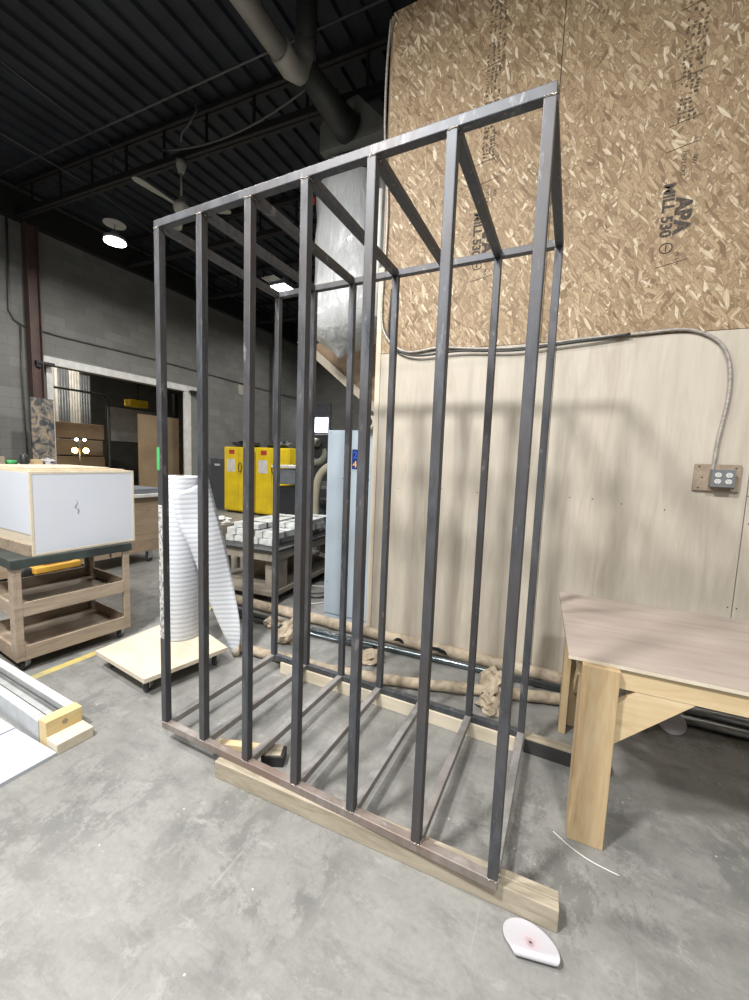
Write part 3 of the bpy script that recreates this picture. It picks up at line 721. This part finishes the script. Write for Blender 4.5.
ws = tag(MB().prism([(-1.7, -.342), (-.81, -.342), (-.81, -.9), (-1.7, -.9)], .02, 'z', 0).build('white_board', M_sheet), 'white board on the floor at the left edge behind the nearer one', 'board')
tag(MB().prism([(-.80, -.345), (-.385, -.335), (-.385, -.86), (-.80, -.86)], .02, 'z', 0).build('white_board', M_sheet), 'white board lying flat on the floor at lower left in front of the fence rail', 'board')
# yellow floor line
o = MB().prism([(-1.41, -2.0), (-1.34, -2.0), (-1.34, 2.2), (-1.41, 2.2)], .0012, 'z', 0).build('floor_line', M_yline); tag(o, 'yellow line marked on the concrete floor beside the cart', 'floor line')

# ------------------------------------------------------------------ behind: trolley with bundles
tr = thing('moulding_trolley', 'grey wooden trolley on casters loaded with white bundles behind the cage', 'trolley', (-.85, 1.95, 0), math.radians(4))
TW, TL = 1.0, 1.9   # -X, +Y
box(-TW, 0, 0, TL, .10, .155, bev=.003).build('base_deck', M_greywood, tr)
box(-TW - .05, .04, -.04, TL, .60, .625, bev=.002).build('top_deck', M_dark, tr)
mb = MB(); mb.box(-TW - .02, .01, -.01, .03, .50, .60).box(-.03, .01, .03, TL - .03, .50, .60).box(-TW - .02, .01, TL - .03, TL, .50, .60); mb.build('deck_skirt', M_greywood, tr)
for (x, y) in ((-.16, .06), (-TW + .02, .06), (-.16, TL - .3), (-TW + .02, TL - .3)):
    mb = MB(); mb.box(x, x + .14, y, y + .22, .156, .50, bev=.003); mb.build('leg', M_greywood, tr)
box(-TW * .7, -TW * .4, .5, TL - .5, .156, .40, bev=.003).build('crate', M_darkwood, tr)
for (x, y) in ((-.12, .12), (-TW + .12, .12), (-.12, TL - .15), (-TW + .12, TL - .15)): caster(tr, x, y, .10, .042, .2)
M_bundle = mat('bundle_wrap', (.66, .69, .68), .5, 0, (.45, .47, .46), 12)
sp = [(-.82, .10, .626, .34, .075, .9, 'bundle of white wrapped strips at the lower left of the trolley load'), (-.45, .12, .626, .30, .07, 1.0, 'bundle of white wrapped strips at the lower right of the trolley load'),
      (-.80, .10, .703, .36, .08, .85, 'bundle of white wrapped strips at the middle left of the trolley load'), (-.42, .16, .698, .30, .075, 1.0, 'bundle of white wrapped strips at the middle right of the trolley load'),
      (-.75, .16, .785, .36, .06, .9, 'long pale bundle lying on top of the trolley load'), (-.36, .5, .775, .26, .06, .9, 'grey green bundle at the top rear of the trolley load')]
for i, (x, y, z, wd, ht, ln, lb) in enumerate(sp):
    b = thing('strip_bundle', lb, 'bundle', (-.85 + x, 1.95 + y, z), math.radians(4 + (i % 3 - 1) * 2))
    n = 3
    for k in range(n):
        box(k * wd / n, (k + 1) * wd / n - .004, (k % 2) * .02, ln + (k % 3) * .03, 0, ht - (k % 2) * .004, bev=.003).build('strip', M_bundle, b)
    for yy in (.15, ln - .2): box(-.003, wd + .001, yy, yy + .03, -.0 + .001, ht + .002).build('strap', M_greymetal if i % 2 else M_dark, b)
# little stand left of the trolley
st = thing('wood_stand', 'small dark wooden stand with a white bag beside the trolley', 'stand', (-2.3, 2.5, 0))
box(-.22, .22, -.22, .22, .55, .72, bev=.004).build('box', M_greywood, st); 
for (x, y) in ((-.18, -.18), (.18, -.18), (-.18, .18), (.18, .18)): box(x - .03, x + .03, y - .03, y + .03, 0, .55).build('leg', M_greywood, st)
crumpled('white_bag', (-2.3, 2.5, .722), (.17, .15, .05), 9, 'crumpled white bag on the small stand beside the trolley', M_whitep, 'bag')
# loose cord on the floor
rn = random.Random(5); pc = [(-.75 + .22 * math.cos(k * 1.1) + rn.uniform(-.06, .06), 2.75 + .35 * math.sin(k * 1.1) + rn.uniform(-.08, .08), .008 + .002 * k / 3) for k in range(20)]
tag(MB().tube(spline(pc, 6), .006, 6).build('power_cord', M_black), 'tangled black cord on the floor beside the blue grey cabinet', 'cord')
tag(MB().tube(spline([(-.55, 2.2, .008), (-.45, 2.35, .008), (-.5, 2.6, .008), (-.7, 2.8, .008), (-.9, 2.75, .008)], 6), .006, 6).build('power_cord', M_whitep), 'white cord curving on the floor beside the blue grey cabinet', 'cord')

# blue-grey cabinet at the end of the wall
bc = thing('electrical_cabinet', 'tall pale blue grey steel cabinet standing at the left end of the plywood wall', 'cabinet', (0, 2.02, 0))
box(-.24, .285, 0, .35, .0, 1.92, bev=.004).build('body', M_bluegrey, bc)
box(-.235, .02, -.012, -.0005, .05, 1.90, bev=.002).build('door', M_bluegrey, bc)
box(.03, .28, -.012, -.0005, .05, 1.90, bev=.002).build('door', M_bluegrey, bc)
MB().prism([(.05, 1.53), (.12, 1.82), (.18, 1.88), (.28, 1.74), (.28, 1.53)], .003, 'y', -.0155).build('cover_plate', M_bluegrey, bc)
pl = box(.050, .134, -.0195, -.016, 1.545, 1.735, bev=.002).build('number_plate', M_bluecol, bc)
text('digit', '2', .095, frame_mtx((.062, -.0205, 1.65), (1, 0, 0), (0, 0, 1)), M_lblue, pl)
text('digit', '4', .095, frame_mtx((.060, -.0205, 1.56), (1, 0, 0), (0, 0, 1)), M_lor, pl)
for (x, z) in ((-.20, .38), (-.05, 1.45), (.24, 1.45), (.22, .35), (-.2, 1.9)): MB().lathe([(.005, 0), (.005, .003)], (x, -.015, z), 8, axis='y').build('screw', M_dark, bc)
pp = thing('duct_elbow', 'short white pipe end with a dark opening on top of the blue grey cabinet', 'pipe', (.245, 1.93, 1.988))
MB().lathe([(.048, 0), (.066, 0), (.066, .30), (.048, .30)], (0, 0, 0), 24, axis='y').build('pipe', M_whitep, pp)
MB().lathe([(.047, -.003), (.047, .004)], (0, 0, 0), 24, axis='y').build('opening', M_black, pp)

# ------------------------------------------------------------------ dust collector above
dc = thing('dust_collector', 'dust collector with a dark sheet metal hopper hung under the roof', 'dust collector', (-.66, 3.3, 0))
M_hop = mat('hopper_metal', (.25, .255, .235), .45, .2)
MB().prism([(-.41, 5.325), (-.41, 5.62), (-.30, 5.72), (.02, 5.80), (.10, 5.80), (.46, 5.42), (.46, 5.325)], .75, 'y', -.35).build('hopper', M_hop, dc)
box(-.0, .055, -.365, -.351, 5.58, 5.74, bev=.004).build('label_plate', mat('label_yellow', (.35, .36, .22), .6), dc)
MB().lathe([(.55, 5.31), (.55, 5.324)], (-.2, .30, 0), 32).build('collar', M_dark, dc)
for a_ in (-.6, .3): MB().tube([(a_, .3, 5.7), (a_, .3, 6.6)], .012, 6).build('hanger_rod', M_cond, dc)
bg = thing('collection_bag', 'long clear plastic bag full of pale dust hanging below the dust collector', 'bag', (-.86, 3.60, 0))
def bagfn(a, z):
    k = 1 + .010 * math.sin(11 * a + z * 1.5) + .022 * abs(noise.noise(Vector((math.cos(a) * 6, math.sin(a) * 6, z * 1.6)))) + .04 * noise.noise(Vector((math.cos(a) * 2, math.sin(a) * 2, z * 2.5)))
    return k
prof = [(.02, 3.06), (.06, 3.10), (.16, 3.16), (.30, 3.22), (.44, 3.30), (.54, 3.42)] + [(.57 - .01 * math.sin(i * 1.3), 3.54 + i * .112) for i in range(15)] + [(.56, 5.24), (.545, 5.305)]
mb = MB().lathe(prof, (0, 0, 0), 128, fn=bagfn)
for vv in mb.bm.verts:
    if vv.co.z < 3.6: vv.co.x -= .26 * (3.6 - vv.co.z) / .54
mb.build('bag', M_plastic, bg)
MB().lathe([(.60, 5.12), (.61, 5.125), (.61, 5.15), (.60, 5.155)], (0, 0, 0), 40).build('band_clamp', M_dark, bg)
box(-.60, -.53, -.30, -.27, 5.02, 5.10).build('red_label', M_red, bg)
pn = thing('plywood_chute', 'brown sloping plywood panel with a pale edge strip behind the plastic bag', 'panel', (0, 0, 0))
MB().prism([(-2.12, 3.46), (-.48, 2.22), (.15, 2.20), (.15, 4.6), (-1.3, 4.6), (-1.85, 3.55)], .03, 'y', 4.27).build('panel', ply('brown_panel', (.36, .25, .155), (.27, .185, .11), (.43, .31, .2), 'x'), pn)
box(.0, .08, 4.31, 4.39, 0, 4.5).build('post', M_trim, pn)
mb = MB(); mb.beam((-2.29, 4.24, 3.60), (-.45, 4.24, 2.14), .05, .12); mb.build('edge_strip', M_trim, pn)
# silver duct with elbow and vertical branch
dd = thing('spiral_duct', 'dusty silver duct with an elbow running under the roof to the dust collector', 'duct', (0, 0, 0))
M_duct = mat('dusty_duct', (.42, .40, .36), .5, .15, (.26, .25, .22), 3)
mb = MB(); mb.tube([(-.84, -6.0, 5.5), (-.84, 1.97, 5.5)], .098, 20)
for y in (-.4, .7): mb.tube([(-.84, y, 5.5), (-.84, y + .03, 5.5)], .103, 20)
mb.build('run', M_duct, dd)
mb = MB(); mb.tube([(-.84, 1.92, 5.5), (-.84, 2.08, 5.49), (-.83, 2.20, 5.54), (-.81, 2.27, 5.64), (-.80, 2.28, 5.8)], .112, 18); mb.build('elbow', M_duct, dd)
MB().tube([(-.80, 2.28, 5.75), (-.80, 2.28, 6.59)], .11, 18).build('riser', mat('dark_duct', (.05, .052, .05), .5, .3), dd)
MB().tube([(-.80, 2.28, 5.60), (-.70, 2.80, 5.48), (-.66, 2.945, 5.47)], .13, 20, radii=[.11, .15, .17]).build('inlet', mat('dark_inlet', (.06, .062, .058), .45, .4), dd)

# ------------------------------------------------------------------ ceiling fan
fn_ = thing('ceiling_fan', 'white ceiling fan hanging from the first joist above the cage corner', 'ceiling fan', (-3.62, 3.03, 0))
MB().lathe([(.075, 5.97), (.07, 5.90), (.045, 5.82), (.03, 5.80)], seg=20).build('canopy', M_fan, fn_)
MB().lathe([(.016, 5.45), (.016, 5.82)], seg=10).build('downrod', M_fan, fn_)
MB().lathe([(.05, 5.24), (.10, 5.26), (.12, 5.32), (.10, 5.38), (.045, 5.40), (.04, 5.46), (.02, 5.47)], seg=24).build('motor', M_fan, fn_)
for a_ in (-92, 32, 148):
    mb = MB(); mb.prism([(.08, -.025), (.2, -.03), (.45, -.065), (.66, -.075), (.72, -.05), (.73, .0), (.70, .045), (.62, .06), (.4, .05), (.2, .03), (.08, .025)], .006, 'z', 5.32)
    b = mb.build('blade', M_fan, fn_); b.rotation_euler = (0, 0, math.radians(a_))

# ------------------------------------------------------------------ lamps in view, then unseen room fill lights
hb = thing('round_high_bay_lamp', 'lit round high bay lamp hanging in front of the block wall', 'lamp', (-5.35, 3.08, 5.2))
MB().lathe([(.15, .0), (.17, .02), (.17, .06), (.08, .10), (.05, .16)], seg=28).build('housing', M_greymetal, hb)
MB().lathe([(.165, -.02), (.165, -.001)], seg=28).build('lens', M_lens, hb)
MB().lathe([(.17, .27), (.17, .285)], seg=28).build('top_plate', M_whitep, hb)
MB().tube([(0, 0, .16), (0, 0, 1.405)], .006, 6).build('cord', M_dark, hb)
l = area('lamp_light', (-5.35, 3.08, 5.17), .3, 95)
def sqlamp(loc, lb):
    q = thing('square_high_bay_lamp', lb, 'lamp', loc, .0, 'square lamps in the dark roof')
    box(-.2, .2, -.2, .2, .0, .10, bev=.01).build('housing', M_greymetal, q)
    box(-.17, .17, -.17, .17, -.012, -.0005).build('lens', M_lens, q)
    mb = MB()
    for k in range(5): mb.box(-.17 + k * .07, -.13 + k * .07, -.46, -.24, .04, .05)
    mb.build('louver', M_whitep, q)
    for s in (-.15, .15): MB().tube([(s, 0, .1), (s, 0, 1.455)], .004, 6).build('cord', M_dark, q)
    area('lamp_light', (loc[0], loc[1], loc[2] - .02), .32, 90)
sqlamp((-3.75, 5.55, 5.15), 'lit square high bay lamp seen left of the fourth front post')
sqlamp((-3.55, 6.9, 5.15), 'lit square high bay lamp just behind the other square lamp')
area('room_fill_light', (-10.5, 4.5, 5.6), .4, 120, (1, .9, .75))  # unseen extra lights from here on, added to brighten the outer areas
area('room_fill_light', (-6.0, 9.0, 5.5), .4, 32)
area('room_fill_light', (-4.8, -1.5, 5.4), .4, 90)

# ------------------------------------------------------------------ yellow safety cabinets and things by the far wall
def safety(x0, x1, lb):
    s = thing('safety_cabinet', lb, 'cabinet', (x0, 6.95, 0)); wd = x1 - x0
    box(0, wd, .02, .6, .06, 1.86, bev=.01).build('body', M_yellow, s)
    box(.02, wd / 2 - .005, 0, .019, .10, 1.83, bev=.004).build('door', M_yellow, s)
    box(wd / 2 + .005, wd - .02, 0, .019, .10, 1.83, bev=.004).build('door', M_yellow, s)
    ring = [(wd / 2 + .09 + .06 * math.cos(k * PI / 8), -.03, 1.30 + .13 * math.sin(k * PI / 8)) for k in range(17)]
    MB().tube(ring, .012, 6, False).build('handle', M_black, s)
    box(.12, .42, -.004, -.0005, 1.17, 1.52).build('notice', M_whitep, s)
    box(.2, .40, -.004, -.0005, 1.66, 1.78).build('warning_label', M_red, s)
    for x in (.05, wd - .1): box(x, x + .05, .1, .5, 0, .06).build('foot', M_dark, s)
safety(-6.92, -5.83, 'yellow two door safety cabinet on the left, with a paper notice')
safety(-5.76, -4.62, 'yellow safety cabinet on the right, partly behind the grey machine')
crumpled('black_bag', (-6.3, 7.2, 1.862), (.42, .2, .12), 11, 'heap of black bags on top of the left yellow cabinet', M_black, 'bag')
crumpled('black_bag', (-5.15, 7.2, 1.862), (.3, .2, .14), 12, 'dark heap on top of the right yellow cabinet', M_dark, 'bag')
lc = thing('grey_locker', 'dark grey steel locker standing left of the yellow cabinets', 'locker', (-7.75, 7.2, 0))
box(0, .62, 0, .5, 0, 1.55, bev=.006).build('body', M_greymetal, lc); box(.03, .59, -.015, -.0005, .05, 1.5, bev=.003).build('door', mat('locker_dark', (.085, .095, .11), .5), lc)
box(.2, .42, -.02, -.0155, 1.3, 1.36).build('vent', M_whitep, lc)
# grey machine with hoses
mc = thing('grey_machine', 'grey woodworking machine with a side table and flexible hoses in the background', 'machine', (-2.9, 5.0, 0))
box(-.45, .75, 0, .7, 0, 1.05, bev=.01).build('base', M_glass, mc)
box(-.45, .05, -.1, .6, 1.1, 1.40, bev=.02).build('head', M_greymetal, mc)
box(-.5, .1, -.15, .5, 1.42, 1.47, bev=.005).build('table', M_whitep, mc)
box(.1, .8, .1, .75, 1.2, 2.1, bev=.02).build('cabinet', M_glass, mc)
ring = [(.42 + .17 * math.cos(k * PI / 10), -.05 + .01 * k, 1.75 + .2 * math.sin(k * PI / 10)) for k in range(3, 22)]
MB().tube(ring, .075, 12).build('hose', mat('grey_hose', (.22, .22, .18), .5), mc)
hb2 = thing('flexible_hose', 'pale flexible dust hose drooping beside the grey machine', 'hose', (0, 0, 0))
hp = spline([(-1.30, 4.0, 1.52), (-1.5, 4.0, 1.5), (-1.66, 4.0, 1.35), (-1.73, 4.0, 1.1), (-1.74, 4.0, .8), (-1.70, 4.0, .5), (-1.58, 4.05, .06)], 12)
MB().tube(hp, .07, 12, radii=[.072 if i % 2 else .062 for i in range(len(hp))]).build('hose', mat('pale_hose', (.40, .37, .28), .6), hb2)
dw = thing('dark_workstation', 'dark bench with a grey drum behind the trolley at the edge of the blue cabinet', 'bench', (-1.6, 4.4, 0))
box(-.5, .6, 0, .7, .85, .93, bev=.005).build('bench_top', M_glass, dw)
for x in (-.48, .5): box(x, x + .08, .05, .65, 0, .85).build('leg', M_greymetal, dw)
box(.0, .5, .1, .6, .93, 1.45, bev=.02).build('drum', M_greymetal, dw)

# ------------------------------------------------------------------ crate bench and clutter behind the white cabinet
cr = thing('crate_bench', 'long low brown crate bench on casters behind the white cabinet', 'bench', (-3.9, .2, 0))
for k in range(3):
    box(-.35, .35, k * .82, k * .82 + .78, .18, .98, bev=.004).build('crate', M_darkwood, cr)
box(-.42, .42, -.1, 2.5, .985, 1.03, bev=.003).build('bench_top', M_whitep, cr)
for y in (.1, 1.1, 2.2):
    for x in (-.28, .28): caster(cr, x, y, .18, .07, .3)
tag(box(-4.2, -3.55, 1.7, 2.6, 1.035, 1.10, bev=.003).build('grey_board', M_greymetal), 'grey board lying on the end of the white topped crate bench', 'board')
sh = thing('clutter_shelf', 'pale wooden shelf of odds and ends behind the white cabinet', 'shelf', (-3.9, .25, 1.035))
box(-.3, .3, -.1, 1.15, .37, .40, bev=.002).build('shelf_board', M_lumber, sh)
for y in (-.08, .5, 1.1): box(-.28, .28, y, y + .03, 0, .37).build('support', M_lumber, sh)
rn = random.Random(9)
names = [('wood_block', 'wooden block', M_pine_x), ('metal_bowl', 'shallow metal bowl', M_galv), ('spray_can', 'upright grey can', M_greymetal), ('wood_block', 'wooden block', M_lumber), ('tape_roll', 'green tape roll', M_tape), ('paint_can', 'small dark can', M_dark), ('wood_block', 'wooden block', M_pine_x), ('cloth', '', M_paper)]
pos = ['at the left end of', 'second from left on', 'third from left on', 'in the middle of', 'right of the middle of', 'near the right of', 'second from right on', 'at the right end of']
for i, (nm, lb, m_) in enumerate(names):
    y = .25 + .62 + (i - 3) * .12 - .12; loc = (-3.75, y, 1.4365)
    if nm == 'wood_block': o = box(-.05, .05, -.045, .045, 0, .06 + .03 * (i % 2), bev=.004).build(nm, m_)
    elif nm == 'metal_bowl': o = MB().lathe([(.04, 0), (.055, .03), (.06, .05), (.055, .05)], seg=18).build(nm, m_)
    elif nm == 'tape_roll': o = MB().lathe([(.035, 0), (.05, 0), (.05, .05), (.035, .05)], seg=18).build(nm, m_)
    elif nm == 'cloth': crumpled('white_cloth', loc, (.07, .06, .05), 8, 'crumpled white cloth at the right end of the clutter shelf', M_paper, 'cloth'); continue
    else: o = MB().lathe([(.035, 0), (.04, .01), (.04, .10), (.025, .12), (.02, .13)], seg=16).build(nm, m_)
    o.location = loc; tag(o, lb + ' ' + pos[i] + ' the clutter shelf', nm.replace('_', ' '))
pv = thing('paint_spattered_panel', 'tan panel spattered with dark paint leaning by the red column', 'panel', (-7.45, 2.86, 1.30))
box(-.02, .02, -.19, .19, 0, 1.30, bev=.002).build('panel', M_paint, pv)
o = thing('paint_rack', 'dark rack under the paint spattered panel', 'rack', (-7.45, 2.97, 0))
box(-.25, .25, -.35, .35, 1.24, 1.297).build('rack_top', M_darkwood, o)
for y in (-.33, .28): box(-.22, .22, y, y + .05, 0, 1.24).build('side', M_darkwood, o)
lb_ = thing('leaning_board', 'dark board with a pale edge leaning at the left edge of the view', 'board', (-4.6, .85, 1.0)); lb_.rotation_euler = (math.radians(8), 0, 0)
tag(box(-4.9, -4.3, .4, 1.4, 0, .97).build('dark_crate', M_darkwood), 'dark crate behind the crate bench holding the leaning board', 'crate')
box(-.02, .02, -.35, .13, 0, 1.35).build('face', M_glass, lb_); box(-.02, .021, .131, .15, 0, 1.35).build('edge', M_alu, lb_)
pj = thing('lift_truck', 'yellow hand lift truck seen through the shelves of the wooden cart', 'lift truck', (-3.0, .62, 0))
MB().box(-.14, .10, .06, .50, .33, .40, bev=.015).box(-.10, .06, .16, .42, .40, .45, bev=.015).build('body', M_orange, pj)
box(-.16, .12, -.12, .52, .0901, .15, bev=.01).build('fork', M_orange, pj)
MB().tube([(-.02, .35, .15), (-.02, .35, .34)], .035, 12).build('jack_post', M_galv, pj)
MB().lathe([(.06, -.04), (.105, -.035), (.105, .035), (.06, .04)], (.0, .02, .30), 20, axis='x').build('pulley_wheel', M_black, pj)
box(-.07, -.045, -.0, .07, .15, .32).build('bracket', M_dark, pj)
for y in (-.06, .44): MB().lathe([(.02, -.1), (.045, -.095), (.045, .095), (.02, .1)], (0, y, .0451), 14, axis='x').build('wheel', M_black, pj)

# ------------------------------------------------------------------ beyond the opening
ps = thing('corrugated_sheets', 'pale corrugated sheets standing against the wall beyond the opening', 'sheet stack', (-11.95, 4.75, 0))
for k in range(5):
    mb = MB()
    for q in range(4): mb.lathe([(.04, 0), (.04, 4.4 - .2 * (k % 3))], (.0, .30 * k + .075 * q, 0), 8)
    mb.build('sheet', M_whitep if k % 2 else M_greymetal, ps)
bs = thing('brown_board_stack', 'stack of long brown boards stored beyond the wall opening', 'board stack', (-11.2, 4.6, 0))
for k in range(4): box(-.3, .3, 0, 1.35 + .05 * (k % 2), .5 + k * .48, .94 + k * .48, bev=.01).build('carton', M_cardboard, bs)
box(-.35, .35, -.05, 1.45, 0, .49).build('pallet', M_darkwood, bs)
tag(box(-11.5, -10.9, 7.5, 9.2, 0, 1.9, bev=.02).build('brown_crate', M_darkwood), 'large brown crate in the room beyond the wall opening', 'crate')
tag(box(-8.72, -8.66, 5.62, 6.85, .02, 2.65, bev=.004).build('cardboard_sheet', M_cardboard), 'tall cardboard sheet leaning just beyond the right side of the opening', 'cardboard')
cg = thing('wire_cage', 'wire mesh cage rack in the room beyond the opening', 'rack', (-10.8, 6.02, 0))
mb = MB()
for y in (0, .5, 1.0, 1.5): mb.beam((0, y, 1.9), (0, y, 3.0), .03, .03)
for z in (1.92, 2.45, 2.98): mb.beam((0, 0, z), (0, 1.5, z), .03, .03)
mb.build('bars', M_dark, cg); box(.04, .09, 0, 1.5, 1.92, 2.95).build('cover_sheet', mat('pale_sheet', (.25, .25, .24), .6), cg)
for y in (0, 1.46): box(-.03, .03, y, y + .04, 0, 1.9).build('leg', M_dark, cg)
tag(MB().tube(spline([(-9.8, 3.4, 3.15), (-9.8, 5.2, 3.15), (-9.8, 5.42, 3.05), (-9.8, 5.5, 2.8), (-9.8, 5.5, 1.5), (-9.8, 5.5, .1)], 6), .03, 8).build('bent_pipe', M_dark), 'dark pipe bending down from the ceiling beyond the opening', 'pipe')
tag(MB().tube([(-11.65, 4.5, 0), (-11.65, 4.5, 6.6)], .05, 8).build('vertical_pipe', M_greymetal), 'grey vertical pipe at the left beyond the opening', 'pipe')
tag(MB().tube([(-11.65, 5.0, 0), (-11.65, 5.0, 6.6)], .06, 8).build('vertical_pipe', M_galv), 'pale vertical pipe behind the board stack beyond the opening', 'pipe')
hs = thing('chain_hoist', 'yellow hoist hanging from a dark beam beyond the opening', 'hoist', (-10.4, 6.75, 3.0))
box(-.15, .15, -.35, .25, .0, .22, bev=.03).build('body', M_yellow, hs); MB().tube([(0, .0, .22), (0, .0, .7)], .02, 6).build('hook', M_dark, hs)
box(-.1, .1, -1.6, 1.0, .7, .9).build('beam', M_dark, hs)
for y in (-1.4, .8): MB().tube([(0, y, .9), (0, y, 3.6)], .02, 6).build('hanger', M_dark, hs)
tag(box(-10.3, -10.15, 7.85, 8.0, 0, 3.6).build('dark_post', M_dark), 'dark square post beyond the opening beside the hoist', 'post')
wl = thing('work_light_stand', 'twin glowing work lights on a stand beyond the opening', 'work light', (-9.6, 4.62, 0))
MB().tube([(0, 0, 0), (0, 0, 1.95)], .02, 8).build('pole', M_dark, wl)
for y in (-.13, .14):
    MB().lathe([(.05, -.06), (.08, .0), (.08, .03)], (0, y, 1.60), 16, axis='x').build('housing', M_dark, wl)
    MB().lathe([(.075, .031), (.075, .036)], (0, y, 1.60), 16, axis='x').build('lens', M_head, wl)
for y in (-.07, .12): MB().lathe([(.035, .0), (.035, .03)], (0, y, 1.88), 12, axis='x').build('lamp', M_lens, wl)
for a_ in (0, 120, 240): MB().tube([(0, 0, .3), (.35 * math.cos(math.radians(a_)), .35 * math.sin(math.radians(a_)), .01)], .012, 6).build('leg', M_dark, wl)
l = bpy.data.lights.new('work_glow', 'POINT'); l.energy = 12; l.color = (1, .65, .3); l.shadow_soft_size = .08
o = bpy.data.objects.new('work_glow', l); COL.objects.link(o); o.location = (-9.48, 4.62, 1.6)
for (y, z, s) in ((3.12, 3.35, -1), (6.8, 3.38, 1)):
    k = thing('roller_bracket', 'dark roller bracket at the %s end of the opening header' % ('left' if s < 0 else 'right'), 'bracket', (XL + .1, y, z))
    box(-.045, .1, -.16, .16, -.03, .03, bev=.004).build('arm', M_black, k); MB().lathe([(.05, -.03), (.06, 0), (.05, .03)], (.05, .1 * s, -.05), 12, axis='x').build('roller', M_black, k)
